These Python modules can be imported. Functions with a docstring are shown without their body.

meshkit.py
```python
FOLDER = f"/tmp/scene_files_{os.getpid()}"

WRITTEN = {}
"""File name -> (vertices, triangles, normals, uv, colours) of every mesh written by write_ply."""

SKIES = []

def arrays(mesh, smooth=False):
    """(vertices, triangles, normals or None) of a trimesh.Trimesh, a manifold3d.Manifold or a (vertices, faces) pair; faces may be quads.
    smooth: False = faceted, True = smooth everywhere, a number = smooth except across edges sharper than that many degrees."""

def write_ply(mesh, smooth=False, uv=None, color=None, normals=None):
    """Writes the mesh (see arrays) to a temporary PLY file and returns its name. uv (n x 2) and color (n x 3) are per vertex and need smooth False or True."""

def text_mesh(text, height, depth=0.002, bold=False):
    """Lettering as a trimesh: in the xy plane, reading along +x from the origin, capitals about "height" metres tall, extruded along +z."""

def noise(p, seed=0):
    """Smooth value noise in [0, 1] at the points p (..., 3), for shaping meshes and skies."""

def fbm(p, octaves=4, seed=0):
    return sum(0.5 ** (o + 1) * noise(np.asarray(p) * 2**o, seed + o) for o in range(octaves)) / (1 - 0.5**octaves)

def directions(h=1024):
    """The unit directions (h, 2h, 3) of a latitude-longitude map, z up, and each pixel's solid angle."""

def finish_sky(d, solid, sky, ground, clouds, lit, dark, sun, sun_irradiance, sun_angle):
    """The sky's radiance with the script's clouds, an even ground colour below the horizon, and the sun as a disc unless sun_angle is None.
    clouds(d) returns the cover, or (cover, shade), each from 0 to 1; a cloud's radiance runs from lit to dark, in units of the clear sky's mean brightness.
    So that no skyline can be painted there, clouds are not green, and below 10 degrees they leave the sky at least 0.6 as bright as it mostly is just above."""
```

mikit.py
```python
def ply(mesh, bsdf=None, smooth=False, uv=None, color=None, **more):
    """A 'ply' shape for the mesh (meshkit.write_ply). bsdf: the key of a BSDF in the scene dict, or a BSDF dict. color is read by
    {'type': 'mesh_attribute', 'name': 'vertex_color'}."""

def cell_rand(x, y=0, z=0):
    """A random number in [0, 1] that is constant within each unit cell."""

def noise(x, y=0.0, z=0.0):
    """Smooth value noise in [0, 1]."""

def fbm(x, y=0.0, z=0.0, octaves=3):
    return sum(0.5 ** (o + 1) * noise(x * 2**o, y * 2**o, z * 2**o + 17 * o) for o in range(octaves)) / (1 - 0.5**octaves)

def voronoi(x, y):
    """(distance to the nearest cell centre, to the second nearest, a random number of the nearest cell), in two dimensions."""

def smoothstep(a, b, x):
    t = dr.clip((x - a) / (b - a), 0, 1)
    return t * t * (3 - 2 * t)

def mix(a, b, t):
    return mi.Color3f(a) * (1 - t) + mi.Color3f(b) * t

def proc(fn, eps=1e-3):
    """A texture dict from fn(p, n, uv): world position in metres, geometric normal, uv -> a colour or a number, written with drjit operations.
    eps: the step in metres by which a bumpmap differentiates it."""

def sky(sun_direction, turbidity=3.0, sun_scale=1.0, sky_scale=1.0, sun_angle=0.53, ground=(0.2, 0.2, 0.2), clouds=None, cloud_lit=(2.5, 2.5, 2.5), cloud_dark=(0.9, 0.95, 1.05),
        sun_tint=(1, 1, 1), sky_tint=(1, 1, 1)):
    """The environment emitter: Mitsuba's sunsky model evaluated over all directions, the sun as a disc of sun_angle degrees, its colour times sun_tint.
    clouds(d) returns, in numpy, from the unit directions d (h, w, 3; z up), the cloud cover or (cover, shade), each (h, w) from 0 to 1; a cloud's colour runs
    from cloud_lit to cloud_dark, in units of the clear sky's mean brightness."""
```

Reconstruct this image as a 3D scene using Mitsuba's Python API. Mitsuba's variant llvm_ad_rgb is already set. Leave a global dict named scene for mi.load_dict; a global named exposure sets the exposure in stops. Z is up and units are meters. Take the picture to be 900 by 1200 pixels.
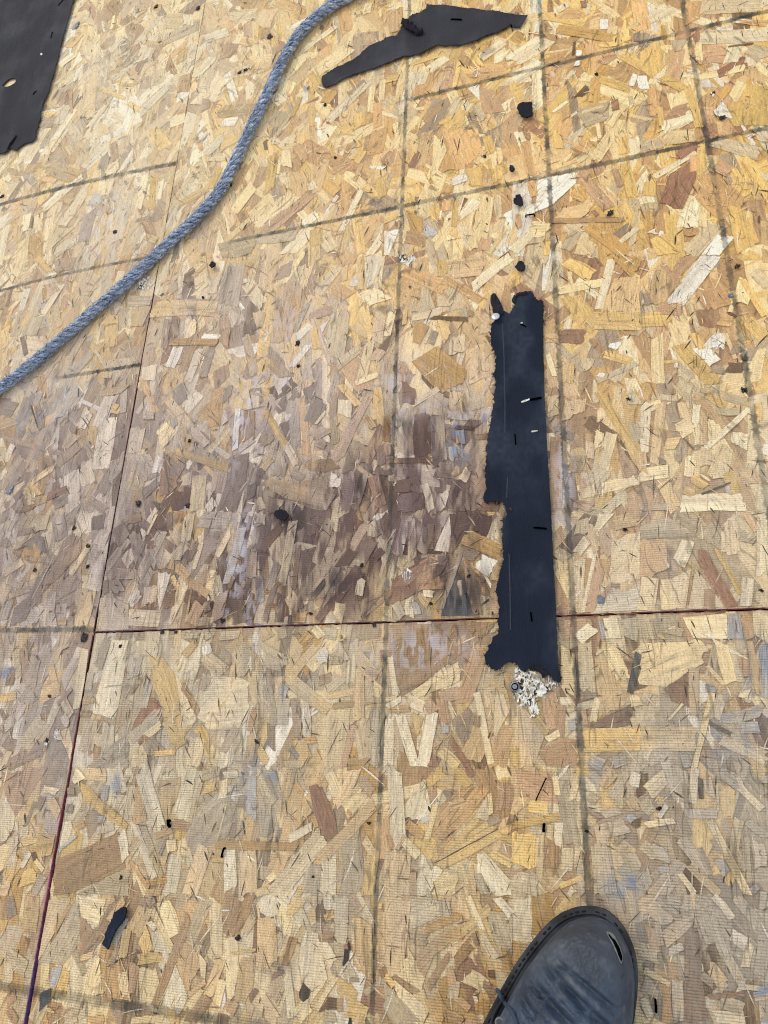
import math, random
import numpy as np, trimesh, drjit as dr, mitsuba as mi, mikit, meshkit
import mapbox_earcut
from scipy.spatial import Delaunay
from shapely.geometry import Polygon, Point
from mikit import noise, fbm, cell_rand, smoothstep, mix

random.seed(4)
RNG = np.random.default_rng(11)
scene, labels = {'type': 'scene'}, {}

# ------------------------------------------------------------------ camera, sky, exposure
H = 0.789                                     # lens above the deck (m): the inked layout grid is 8 inches
F, CX, CY = 858.4, 450.0, 600.0               # photograph 900 x 1200, focal length in its pixels
R = np.array([[0.95003585, -0.07888551, -0.30200822],
              [0.03527023, -0.93421222, 0.35496977],
              [-0.31014174, -0.34788591, -0.88475279]])   # deck axes (x along the courses, y up-slope, z out of the deck) from lens axes
u_, s_, v_ = np.linalg.svd(R)
R = u_ @ v_
M = np.eye(4)
M[:3, 0], M[:3, 1], M[:3, 2], M[:3, 3] = -R[:, 0], -R[:, 1], R[:, 2], (0, 0, H)
scene['camera'] = {'type': 'perspective', 'fov': math.degrees(2 * math.atan(450 / F)), 'fov_axis': 'x',
                   'to_world': mi.ScalarTransform4f(M), 'near_clip': 0.01, 'far_clip': 500.0}
scene['sky_light'] = mikit.sky((-0.42, 0.42, 0.80), turbidity=3, sun_scale=0.2, sun_angle=24, clouds=lambda d: 1.0,
                               cloud_lit=(2.42, 2.5, 2.60), cloud_dark=(0.9, 0.95, 1.05))
exposure = 1.75


def at(px, py, z=0.002):
    """The point of the plane z that the photograph shows at this pixel."""
    d = R @ np.array([px - CX, py - CY, F])
    return np.array([0, 0, H]) + d * ((z - H) / d[2])


def xy(px, py, z=0.002):
    return at(px, py, z)[:2]


def mm(px, py, n):
    """n pixels at this place, in metres (mean of both directions)."""
    a = xy(px, py)
    return n * 0.5 * (np.linalg.norm(xy(px + 1, py) - a) + np.linalg.norm(xy(px, py + 1) - a))


def lin(rgb):
    c = np.array(rgb, float) / 255
    return [float(x) for x in np.where(c <= 0.04045, c / 12.92, ((c + 0.055) / 1.055) ** 2.4)]


def obj(name, mesh, bsdf, parent=None, label=None, cat=None, group=None, kind=None, **kw):
    key = f'{parent}__{name}' if parent else name
    n, k = 0, key
    while k in scene or k in labels:
        n += 1
        k = f'{key}_{n:03d}'
    scene[k] = mikit.ply(mesh, bsdf, **kw)
    said = {a: b for a, b in (('label', label), ('category', cat), ('group', group), ('kind', kind)) if b}
    if said:
        labels[k] = said
    return k


def thing(name, label, cat, group=None):
    n, k = 0, name
    while k in labels or k in scene:
        n += 1
        k = f'{name}_{n:03d}'
    labels[k] = {'label': label, 'category': cat}
    if group:
        labels[k]['group'] = group
    return k


# ------------------------------------------------------------------ materials
CODES = 'wcsygoqpnkmrbzdl'
HR = [0, 0]                                   # colour numbers of the strands placed one by one
COLOURS = dict(w=(228, 222, 208), c=(224, 210, 178), s=(226, 204, 158), y=(217, 185, 119), g=(194, 156, 94), o=(205, 166, 116), q=(172, 136, 98), p=(184, 150, 120),
               n=(210, 181, 136), k=(194, 178, 148), m=(152, 136, 122), r=(146, 106, 88), b=(108, 82, 62), z=(50, 43, 42), d=(78, 84, 92), l=(160, 172, 188))
PULL = dict(w=0, c=.02, s=.04, y=.06, g=.10, o=.16, q=.16, p=.14, n=.06, k=.10, m=.14, r=.10, b=.05, z=0, d=0, l=.3)
PALETTE = [[(1 - PULL[c]) * v + PULL[c] * t for v, t in zip(lin(COLOURS[c]), lin((214, 187, 142)))] for c in CODES]
PAL = [mi.Float([float(p[i]) for p in PALETTE]) for i in range(3)]

SEAM_X = float(np.mean([xy(205, 210)[0], xy(160, 450)[0], xy(108, 740)[0], xy(30, 1200)[0]]))
SEAM_Y = float(np.mean([xy(108, 740)[1], xy(450, 730)[1], xy(900, 714)[1]]))


def curve(points, along):
    """A layout line as a quadratic: its across position from the position along it."""
    P = np.array([xy(*p) for p in points])
    return [float(v) for v in np.polyfit(P[:, along], P[:, 1 - along], 2 if len(points) > 3 else 1)], float(P[:, along].min()), float(P[:, along].max())


# inked layout lines: (points in the photograph, runs along y?, width m, strength, which panels)
LINES = [
    (curve([(478, 50), (474, 150), (470, 240), (466, 350), (465, 440), (460, 560), (455, 650), (447, 800), (442, 960), (437, 1200)], 1), 1, .0060, .76, 'R', -2.0, 3.0),
    (curve([(632, 20), (640, 130), (647, 240), (651, 330), (655, 450), (662, 570), (670, 700), (680, 850), (690, 1050)], 1), 1, .0070, .76, 'R', -2.0, 3.0),
    (curve([(803, 10), (816, 100), (831, 190), (855, 300), (867, 375), (878, 450), (893, 560)], 1), 1, .0070, .70, 'T', -2.0, 3.0),
    (curve([(255, 285), (360, 265), (475, 240), (560, 223), (650, 203), (760, 177), (900, 150)], 0), 0, .0078, .82, 'T', xy(255, 285)[0], 3.0),
    (curve([(455, 121), (560, 99), (650, 72), (740, 52), (900, 12)], 0), 0, .0078, .82, 'T', xy(450, 121)[0], 3.0),
    (curve([(0, 239), (60, 223), (100, 211), (150, 203), (207, 190)], 0), 0, .010, .80, 'L', -3.0, 3.0),
    (curve([(0, 340), (60, 325), (100, 313), (150, 307), (190, 298)], 0), 0, .007, .80, 'L', -3.0, 3.0),
    (curve([(60, 444), (110, 434), (160, 428)], 0), 0, .007, 1.0, 'L', xy(55, 444)[0], 3.0),
    (curve([(0, 738), (50, 739), (106, 737)], 0), 0, .0075, .74, 'L', -3.0, 3.0),
    (curve([(0, 1157), (60, 1164), (120, 1175), (180, 1184), (240, 1194), (300, 1202)], 0), 0, .011, .66, 'A', -3.0, xy(330, 1200)[0]),
]

# weathering of the boards: centre and radii in the photograph, kind, strength
BLOBS = [(60, 600, 240, 280, 'W', .9), (300, 540, 330, 200, 'W', .85), (480, 600, 130, 120, 'W', .7), (100, 850, 200, 260, 'W', .72), (300, 830, 320, 160, 'W', .55), (320, 1060, 360, 220, 'W', .45), (840, 1010, 190, 330, 'W', .85),
         (600, 800, 260, 120, 'W', .45), (250, 390, 220, 120, 'W', .5), (90, 340, 130, 90, 'W', .36), (800, 640, 240, 160, 'W', .30),
         (430, 610, 200, 115, 'D', .95), (490, 520, 100, 46, 'D', .8), (330, 690, 190, 60, 'D', .8), (200, 650, 140, 90, 'D', .52), (40, 600, 110, 120, 'D', .36), (520, 640, 60, 90, 'D', .6), (664, 560, 30, 110, 'D', .5),
         (360, 690, 60, 60, 'D', .6), (250, 600, 160, 120, 'D', .42), (90, 650, 100, 100, 'D', .38), (500, 500, 60, 26, 'D', .5),
         (540, 695, 40, 34, 'K', .65), (385, 690, 40, 34, 'K', .45), (345, 605, 26, 20, 'K', .5), (520, 735, 40, 10, 'K', .45), (470, 500, 16, 16, 'K', .4),
         (305, 925, 34, 44, 'B', .45), (300, 905, 40, 60, 'K', .22), (893, 810, 34, 60, 'B', .5), (850, 870, 40, 26, 'B', .35), (531, 525, 12, 28, 'B', .85), (732, 1034, 20, 16, 'B', .7), (128, 932, 14, 14, 'B', .6),
         (700, 890, 26, 20, 'B', .4), (8, 782, 12, 8, 'B', .7), (880, 1195, 14, 10, 'B', .7), (60, 470, 60, 40, 'B', .25), (300, 930, 60, 80, 'B', .2), (740, 1080, 40, 60, 'B', .2),
         (110, 130, 290, 230, 'C', .62), (60, 320, 160, 120, 'C', .35), (330, 300, 120, 120, 'C', .3), (800, 560, 200, 150, 'C', .35),
         (495, 762, 60, 26, 'H', .6), (276, 500, 12, 50, 'H', .75), (284, 650, 18, 60, 'H', .62), (664, 556, 16, 60, 'H', .6), (466, 436, 22, 20, 'H', .5), (120, 262, 24, 60, 'H', .4),
         (350, 380, 50, 60, 'H', .35), (560, 490, 50, 12, 'H', .5), (305, 700, 18, 40, 'H', .4), (480, 480, 40, 10, 'H', .4), (420, 770, 60, 30, 'H', .2)]
BL = []
for bx, by, rx, ry, kind, s in BLOBS:
    c = xy(bx, by)
    BL.append((float(c[0]), float(c[1]), float(np.linalg.norm(xy(bx + rx, by) - c)), float(np.linalg.norm(xy(bx, by + ry) - c)), kind, s))
GREY, INK, BLUE, HAZE, WET = lin((168, 157, 137)), lin((62, 68, 66)), lin((142, 154, 174)), lin((206, 204, 216)), (.27, .215, .235)
GREY_M = lin((166, 150, 146))
MEAN_TOP, MEAN_LOW, MEAN_PALE = lin((226, 197, 141)), lin((190, 170, 130)), lin((232, 214, 176))  # weathered tones; MEAN_LOW also carries a little painted shade at the lower end


def strand_colour(p, n, uv):
    ident = dr.floor(uv.y)
    a = uv.y - ident
    pi = dr.floor(uv.x * 0.5)
    along = uv.x - 2 * pi
    ip = mi.UInt32(dr.clip(pi, 0, 15))
    base = mi.Color3f(*[dr.gather(mi.Float, t, ip) for t in PAL])
    r1, r2, r3 = cell_rand(ident, 3), cell_rand(ident, 5), cell_rand(ident, 8)
    g1 = noise(along * 22 + ident * 3.1, a * (7 + 9 * r2) + ident * 1.7)
    g2 = noise(along * 70 + ident * 1.3, a * (24 + 30 * r3) + ident * 2.9)
    x, y = p.x, p.y
    placed = dr.select(ident >= HR[0], mi.Float(1), mi.Float(0))
    g3 = noise(x * 900 + ident, y * 260, 8.0)
    ring = 0.5 + 0.5 * dr.sin((a * (16 + 22 * r1) + 2.5 * g1) * 2.0)
    g0 = noise(a * 2.6 + ident * 1.9, along * 5 + ident)
    split = smoothstep(.05, .0, dr.abs(noise(a * 5.5 + ident * .7, along * 11 + ident * 1.3) - .5)) * smoothstep(.45, .62, noise(along * 26 + ident, a * 3))
    tone = (0.82 + 0.32 * r1) * (0.58 + 0.26 * g0 + 0.26 * g1 + 0.28 * g2 + 0.16 * g3 + .08 * ring * r2) * (1 - .40 * split)
    col = base * tone
    col = mix(col, base * mi.Color3f(1.03, .97, .86), 0.5 * g1 * r3)
    # board-wide tone: drifting patches
    f1 = fbm(x * 9, y * 6, 2.0, 3)
    f2 = fbm(x * 42, y * 17, 5.0, 3)
    f3 = fbm(x * 150, y * 60, 9.0, 2)
    # pressed fibre that ties the strands together: fine streaks, in drifting board tones, the low zone lowered slightly for shade
    u1 = x + .010 * (f2 - .5) + .25 * y * (f1 - .5)
    h1 = noise(u1 * 330, y * 44, 21.0)
    h2 = noise(u1 * 900, y * 120, 23.0)
    h3 = noise(u1 * 90, y * 24, 27.0)
    warm = smoothstep(.05, .75, y) * smoothstep(-.95, -.35, x + .25 * (f1 - .5))
    fib = mix(mi.Color3f(*MEAN_LOW), mi.Color3f(*MEAN_TOP), warm)
    fib = mix(fib, mi.Color3f(*MEAN_PALE), smoothstep(.3, 1.1, y) * smoothstep(-.35, -.8, x) * .8)
    fib = fib * (.62 + .30 * h1 + .26 * h2 + .24 * h3)
    fib = mix(fib, fib * mi.Color3f(.97, .89, .82), smoothstep(.45, .75, h3) * .7)
    side_ = dr.minimum(a, 1 - a)
    m = .15 - .11 * placed + .34 * smoothstep(.46, .74, f2 * .55 + h1 * .45) * (1 - .55 * placed) + .25 * smoothstep(.14, .0, side_ - .05 * h2) * (1 - .5 * placed)
    col = mix(col, fib, dr.clip(m * (.72 + .38 * smoothstep(.55, .1, y)), 0, .8))
    col *= 1 - .50 * smoothstep(.085, .02, dr.select(r3 > .5, a, 1 - a)) * smoothstep(.30, .62, noise(along * 60 + ident, ident * 1.1, 3.0)) * smoothstep(.25, .5, r1)  # edge shade of the strands, painted as a broken dark line along one side
    # fine cracks along the fibre, specks of bark and dirt
    cr_ = smoothstep(.075, .0, dr.abs(noise(u1 * 210, y * 20, 31.0) - .5)) * smoothstep(.50, .68, noise(x * 70, y * 34, 33.0))
    col *= 1 - .42 * cr_
    col *= .88 + .24 * noise(x * 1000, y * 900, 41.0) * (.5 + h2)
    sp = noise(x * 640, y * 520, 1.0)
    sp2 = noise(x * 1300, y * 1200, 4.0)
    col *= 1 - 0.50 * smoothstep(0.90, 0.97, sp) - 0.30 * smoothstep(0.80, 0.95, sp2) * smoothstep(.35, .7, f2)
    wx, wy = x + 0.05 * (f1 - 0.5) + 0.02 * (f2 - .5), y + 0.08 * (f1 - 0.5) + 0.03 * (f2 - .5)
    amount = {k: mi.Float(0) for k in 'WDKBHC'}
    for bx, by, rx, ry, kind, s in BL:
        d2 = dr.square((wx - bx) / rx) + dr.square((wy - by) / ry)
        amount[kind] = dr.maximum(amount[kind], s * dr.exp(-0.9 * d2 * d2) if kind in 'D' else s * dr.exp(-1.1 * d2))
    # the boards below the cross joint were kept dry
    above = smoothstep(SEAM_Y - .006, SEAM_Y + .004, y)
    left = smoothstep(SEAM_X + .004, SEAM_X - .004, x)
    keep = dr.maximum(above, left * 0.9)
    w = dr.clip(amount['W'] * (0.5 + 1.1 * f2) * (.55 + 1.0 * r2), 0, .95)
    bl = dr.clip(amount['C'] * (.5 + .9 * f2) * (.6 + .7 * r2), 0, .8)
    l0 = mi.luminance(col)
    col = mix(col, mi.Color3f(1.08, .985, .78) * (.22 + .70 * l0), bl)
    lum = mi.luminance(col)
    col = mix(col, (mi.Color3f(lum) * 0.45 + mix(mi.Color3f(*GREY), mi.Color3f(*GREY_M), keep) * 0.55 * (0.45 + 1.3 * lum)) * mi.Color3f(1.0, .98, .96), w * .88)
    st1 = noise(x * 95 + 9 * r2, y * 24 + 5 * r3, 51.0)
    st2 = noise(x * 420, y * 90, 53.0)
    st3 = fbm(x * 110, y * 90, 55.0, 2)
    soak = .22 * st1 + .12 * st2 + .34 * f2 + .32 * r3
    dk = dr.clip(amount['D'] * keep * (.14 + 1.1 * smoothstep(.36, .60, soak)), 0, 1)
    col = mix(col, col * mi.Color3f(*WET) + mi.Color3f(.014, .009, .013), dk * .92)
    kk = dr.clip(amount['K'] * dr.maximum(keep, .5) * (.12 + 1.3 * smoothstep(.36, .56, .45 * st1 + .25 * st2 + .3 * st3)), 0, 1)
    col = mix(col, mi.Color3f(.024, .028, .040), kk)
    bb = dr.clip(amount['B'] * (.1 + 1.5 * smoothstep(.42, .66, .5 * st3 + .5 * st1)), 0, 1)
    col = mix(col, mi.Color3f(*BLUE) * (.45 + .9 * g2), bb * .85)
    hz = dr.clip(amount['H'] * smoothstep(.44, .62, .4 * st2 + .45 * st3 + .15 * st1) * 1.0, 0, 1)
    col = mix(col, mi.Color3f(*HAZE), hz)
    # the red edge sealer has bled into the faces beside the joints
    js = dr.abs(y - SEAM_Y) + (1 - smoothstep(SEAM_X - .002, SEAM_X + .004, x))
    col = mix(col, mi.Color3f(.20, .055, .045), .6 * smoothstep(.0042, .0010, js + .0022 * st2) * (.35 + .65 * smoothstep(-.35, .0, x)))
    # imprint of the press screen: its grooves are coloured darker, where the face is worn smooth it shows most
    ph = y / 0.00240 + 0.6 * (noise(x * 14, y * 14, 3.0) - .5)
    ph = ph - dr.floor(ph)
    groove = smoothstep(.30, .05, dr.abs(ph - .5)) * (0.25 + 1.1 * noise(x * 130, y * 330, 7.0))
    zone = smoothstep(.75, -.05, y) * (.6 + .7 * f1) * smoothstep(.15, .5, noise(ident * 1.7, 3.0) * .7 + f2 * .5)
    col *= 1 - dr.clip(0.34 * groove * zone, 0, .5)
    # inked layout lines
    ink = mi.Float(0)
    right = 1 - left
    for (c, lo, hi), vert, width, s, where, a0, a1 in LINES:
        t, q = (y, x) if vert else (x, y)
        line = c[-1] + c[-2] * t + (c[0] * t * t if len(c) == 3 else 0)
        off = dr.abs(q - line) / (width * 0.5)
        rag = noise(x * 700, y * 90, 11.0) if not vert else noise(x * 130, y * 420, 11.0)
        e = smoothstep(1.25, .55, off * (0.62 + 0.75 * rag))
        e *= smoothstep(a0 - .005, a0 + .05, t) * smoothstep(a1 + .005, a1 - .05, t)
        e *= {'R': right, 'T': right * above, 'L': left, 'A': mi.Float(1)}[where]
        ink = dr.maximum(ink, e * s * .86 * (0.25 + 1.25 * fbm(x * 80, y * 80, 13.0, 2)) * (.75 + .45 * r1))
    col = mix(col, mi.Color3f(*INK) * (.6 + .8 * lum), dr.clip(ink, 0, .92))
    col = .46 * dr.power(dr.maximum(col, .002) / .46, 1.13)
    return dr.clip(col, 0.004, 0.9)


def strand_relief(p, n, uv):
    ident = dr.floor(uv.y)
    a = uv.y - ident
    along = uv.x - 2 * dr.floor(uv.x * 0.5)
    ph = p.y / 0.00240
    ph = ph - dr.floor(ph)
    r = smoothstep(.36, .04, dr.abs(ph - .5)) * smoothstep(.9, .0, p.y)
    return noise(p.x * 900, p.y * 260, 2.0) * .45 + fbm(p.x * 260, p.y * 90, 4.0, 2) * .6 - r * .55


def two(b):
    return {'type': 'twosided', 'bsdf': b}


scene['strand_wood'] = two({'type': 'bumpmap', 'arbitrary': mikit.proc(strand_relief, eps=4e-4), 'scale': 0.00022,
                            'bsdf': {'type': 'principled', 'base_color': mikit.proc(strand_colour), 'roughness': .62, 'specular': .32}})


def felt_fn(base, dust):
    def fn(p, n, uv):
        x, y = p.x, p.y
        f = fbm(x * 30, y * 18, 1.0, 3)
        s = noise(x * 900, y * 900, 3.0)
        rib = noise(x * 1250, y * 40, 6.0)
        c = mi.Color3f(*base) * (.50 + .6 * f + .75 * smoothstep(.5, .1, dr.abs(uv.x / .0019 - dr.floor(uv.x / .0019) - .5)) * (.4 + .6 * rib))
        c = mix(c, mi.Color3f(*dust), .26 * smoothstep(.42, .8, f) * (.4 + .9 * noise(x * 260, y * 200, 9.0)) + .5 * smoothstep(.93, .99, s))
        return c
    return fn


def felt_bump(p, n, uv):
    ph = uv.x / 0.0019
    ph = ph - dr.floor(ph)
    return 1.4 * smoothstep(.5, .1, dr.abs(ph - .5)) + .8 * noise(p.x * 1500, p.y * 1500, 1.0) + 1.3 * fbm(p.x * 160, p.y * 160, 2.0, 2)


for name, base, dust in (('felt_blue', (.0068, .0128, .0290), (.075, .09, .12)), ('felt_grey', (.0330, .0345, .0440), (.11, .115, .13)), ('felt_black', (.012, .013, .020), (.05, .05, .06))):
    scene[name] = two({'type': 'bumpmap', 'arbitrary': mikit.proc(felt_bump, eps=3e-4), 'scale': .00022,
                       'bsdf': {'type': 'principled', 'base_color': mikit.proc(felt_fn(base, dust)), 'roughness': .78, 'specular': .25}})
scene['crease_wear'] = two({'type': 'diffuse', 'reflectance': {'type': 'rgb', 'value': [.060, .064, .078]}})


def rope_fn(p, n, uv):
    yarn = noise(uv.x * 120, uv.y * 15 + uv.x * 260, 1.0)
    fine = noise(uv.x * 700, uv.y * 44 + uv.x * 900, 2.0)
    spk = noise(p.x * 700, p.y * 700, p.z * 700)
    t = dr.clip(.15 + .55 * yarn + .55 * (fine - .5) + .45 * (spk - .5), 0, 1)
    c = mix(lin((58, 74, 104)), lin((142, 158, 184)), smoothstep(.05, .50, t))
    c = mix(c, lin((206, 218, 238)), smoothstep(.46, .80, t) * .9)
    return c * (.82 + .3 * fbm(p.x * 20, p.y * 20, 3.0, 2))


def rope_bump(p, n, uv):
    return noise(uv.x * 120, uv.y * 15 + uv.x * 260, 1.0) + .6 * noise(uv.x * 700, uv.y * 44 + uv.x * 900, 2.0)


scene['rope_fibre'] = two({'type': 'bumpmap', 'arbitrary': mikit.proc(rope_bump, eps=3e-4), 'scale': .0008,
                           'bsdf': {'type': 'principled', 'base_color': mikit.proc(rope_fn), 'roughness': .75, 'specular': .2, 'sheen': .4}})
scene['rope_fuzz'] = two({'type': 'diffuse', 'reflectance': {'type': 'rgb', 'value': [.26, .31, .40]}})


def edge_fn(p, n, uv):
    f = fbm(p.y * 9, p.x * 9, 2.0, 2)
    g = noise(p.x * 300, p.y * 300, p.z * 300)
    c = mix((.36, .09, .13), (.16, .09, .27), smoothstep(.35, .62, f))
    c = mix(c, (.085, .022, .024), smoothstep(-.02, .16, p.y) * .92)
    c = mix(c, (.36, .26, .16), smoothstep(.62, .95, p.y))
    return c * (.45 + .8 * g)


scene['edge_paint'] = two({'type': 'principled', 'base_color': mikit.proc(edge_fn), 'roughness': .6, 'specular': .3})
scene['gap_shade_brown'] = two({'type': 'diffuse', 'reflectance': {'type': 'rgb', 'value': [.055, .040, .032]}})  # dark brown of the shreds that stand for shade in gaps


def rust_fn(p, n, uv):
    f = noise(p.x * 900, p.y * 900, 1.0)
    return mix((.016, .013, .014), (.085, .058, .045), smoothstep(.4, .85, f))


scene['rusty_steel'] = {'type': 'principled', 'base_color': mikit.proc(rust_fn), 'roughness': .5, 'metallic': .4, 'specular': .4}
scene['zinc_steel'] = {'type': 'principled', 'base_color': {'type': 'rgb', 'value': [.62, .66, .70]}, 'roughness': .34, 'metallic': .9}
scene['dull_steel'] = {'type': 'principled', 'base_color': {'type': 'rgb', 'value': [.20, .23, .28]}, 'roughness': .42, 'metallic': .7}


def torn_fn(p, n, uv):
    f = noise(p.x * 500, p.y * 500, p.z * 300)
    return mix((.50, .49, .42), (.88, .88, .85), smoothstep(.2, .6, f))


scene['torn_wood'] = two({'type': 'diffuse', 'reflectance': mikit.proc(torn_fn)})


def leather_fn(p, n, uv):
    x, y, z = p.x, p.y, p.z
    f = fbm(x * 38, y * 38, z * 38, 4)
    g = fbm(x * 150, y * 150, z * 150, 2)
    s = noise(x * 800, y * 800, z * 800)
    c = mix((.0130, .0235, .0480), (.050, .082, .140), smoothstep(.25, .75, f))
    toe = smoothstep(-.165, -.115, y + .05 * (f - .5))
    c = mix(c, c * .5 + mi.Color3f(.026, .030, .034), toe * .8)
    c = mix(c, (.110, .116, .120), .6 * smoothstep(.52, .74, g * .5 + f * .5))
    c = mix(c, (.16, .17, .18), .6 * smoothstep(.92, .99, s))
    return c * (.85 + .45 * g)


def leather_bump(p, n, uv):
    return fbm(p.x * 420, p.y * 420, p.z * 420, 3) + .8 * fbm(p.x * 90, p.y * 90, p.z * 90, 2)


scene['boot_leather'] = two({'type': 'bumpmap', 'arbitrary': mikit.proc(leather_bump, eps=4e-4), 'scale': .0017,
                             'bsdf': {'type': 'principled', 'base_color': mikit.proc(leather_fn), 'roughness': .50, 'specular': .6}})


def rubber_fn(p, n, uv):
    f = fbm(p.x * 60, p.y * 60, p.z * 120, 3)
    return mix((.016, .018, .024), (.052, .058, .070), smoothstep(.3, .75, f))


scene['boot_rubber'] = two({'type': 'principled', 'base_color': mikit.proc(rubber_fn), 'roughness': .62, 'specular': .35})
scene['boot_dark'] = two({'type': 'diffuse', 'reflectance': {'type': 'rgb', 'value': [.010, .010, .012]}})
scene['pale_suede'] = two({'type': 'diffuse', 'reflectance': {'type': 'rgb', 'value': [.20, .22, .235]}})
scene['stitch_thread'] = two({'type': 'diffuse', 'reflectance': {'type': 'rgb', 'value': [.024, .026, .031]}})
scene['lace_cloth'] = two({'type': 'diffuse', 'reflectance': {'type': 'rgb', 'value': [.060, .085, .125]}})
scene['trouser_cloth'] = two({'type': 'diffuse', 'reflectance': {'type': 'rgb', 'value': [.05, .06, .085]}})
scene['earth'] = {'type': 'diffuse', 'reflectance': {'type': 'rgb', 'value': [.20, .18, .14]}}

# ------------------------------------------------------------------ setting: ground far below, boarding under the panels
g = 220.0
obj('ground', (np.array([[-g, -g, -2.9], [g, -g, -2.9], [g, g, -2.9], [-g, g, -2.9]]), np.array([[0, 1, 2], [0, 2, 3]])), 'earth', kind='structure')
deck = trimesh.creation.box((9.0, 9.0, 0.02))
deck.apply_translation((-.6, .6, -0.0255))
scene['deck_wood'] = two({'type': 'diffuse', 'reflectance': {'type': 'rgb', 'value': [.27, .20, .13]}})
obj('roof_deck', deck, 'deck_wood', kind='structure')

# ------------------------------------------------------------------ strand boards
# edges of the three boards, the joints a little wider towards the photographer
LS = [xy(*p) for p in ((238, 10), (205, 210), (184, 320), (160, 450), (134, 600), (108, 740), (70, 965), (30, 1200))]
xl = np.polyfit([q[1] for q in LS], [q[0] for q in LS], 2)


def seam_x(y):
    return float(np.polyval(xl, np.clip(y, -.4, 1.8)))


def gap_x(y):
    return float(np.interp(y, [-.4, -.05, .18, .5, 1.0], [.0048, .0036, .0015, .0009, .0001]))


def gap_y(x):
    return float(np.interp(x, [-.67, -.2, .2], [.0009, .0010, .0010]))


YS = np.linspace(-.45, 1.75, 45)
L_EDGE = [(seam_x(y) - gap_x(y) * .5, y) for y in YS]
R_EDGE = [(seam_x(y) + gap_x(y) * .5, y) for y in YS]
x0 = SEAM_X
PANELS = {}
up = [q for q in R_EDGE if q[1] > SEAM_Y + .02]
dn = [q for q in R_EDGE if q[1] < SEAM_Y - .02]
cr = seam_x(SEAM_Y) + gap_x(SEAM_Y) * .5
PANELS['left'] = Polygon([(x0 - 1.22, -.72), (x0 - .003, -.72)] + L_EDGE + [(x0 - .001, 1.76), (x0 - 1.22, 1.76)])
PANELS['top'] = Polygon([(cr, SEAM_Y + .0007)] + [(x, SEAM_Y + gap_y(x) * .5) for x in (-.5, -.2, .2)] + [(x0 + 1.22, SEAM_Y + .0007), (x0 + 1.22, 2.44 + SEAM_Y)] + [(x0 + .001, 2.44 + SEAM_Y)] + up[::-1])
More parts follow.
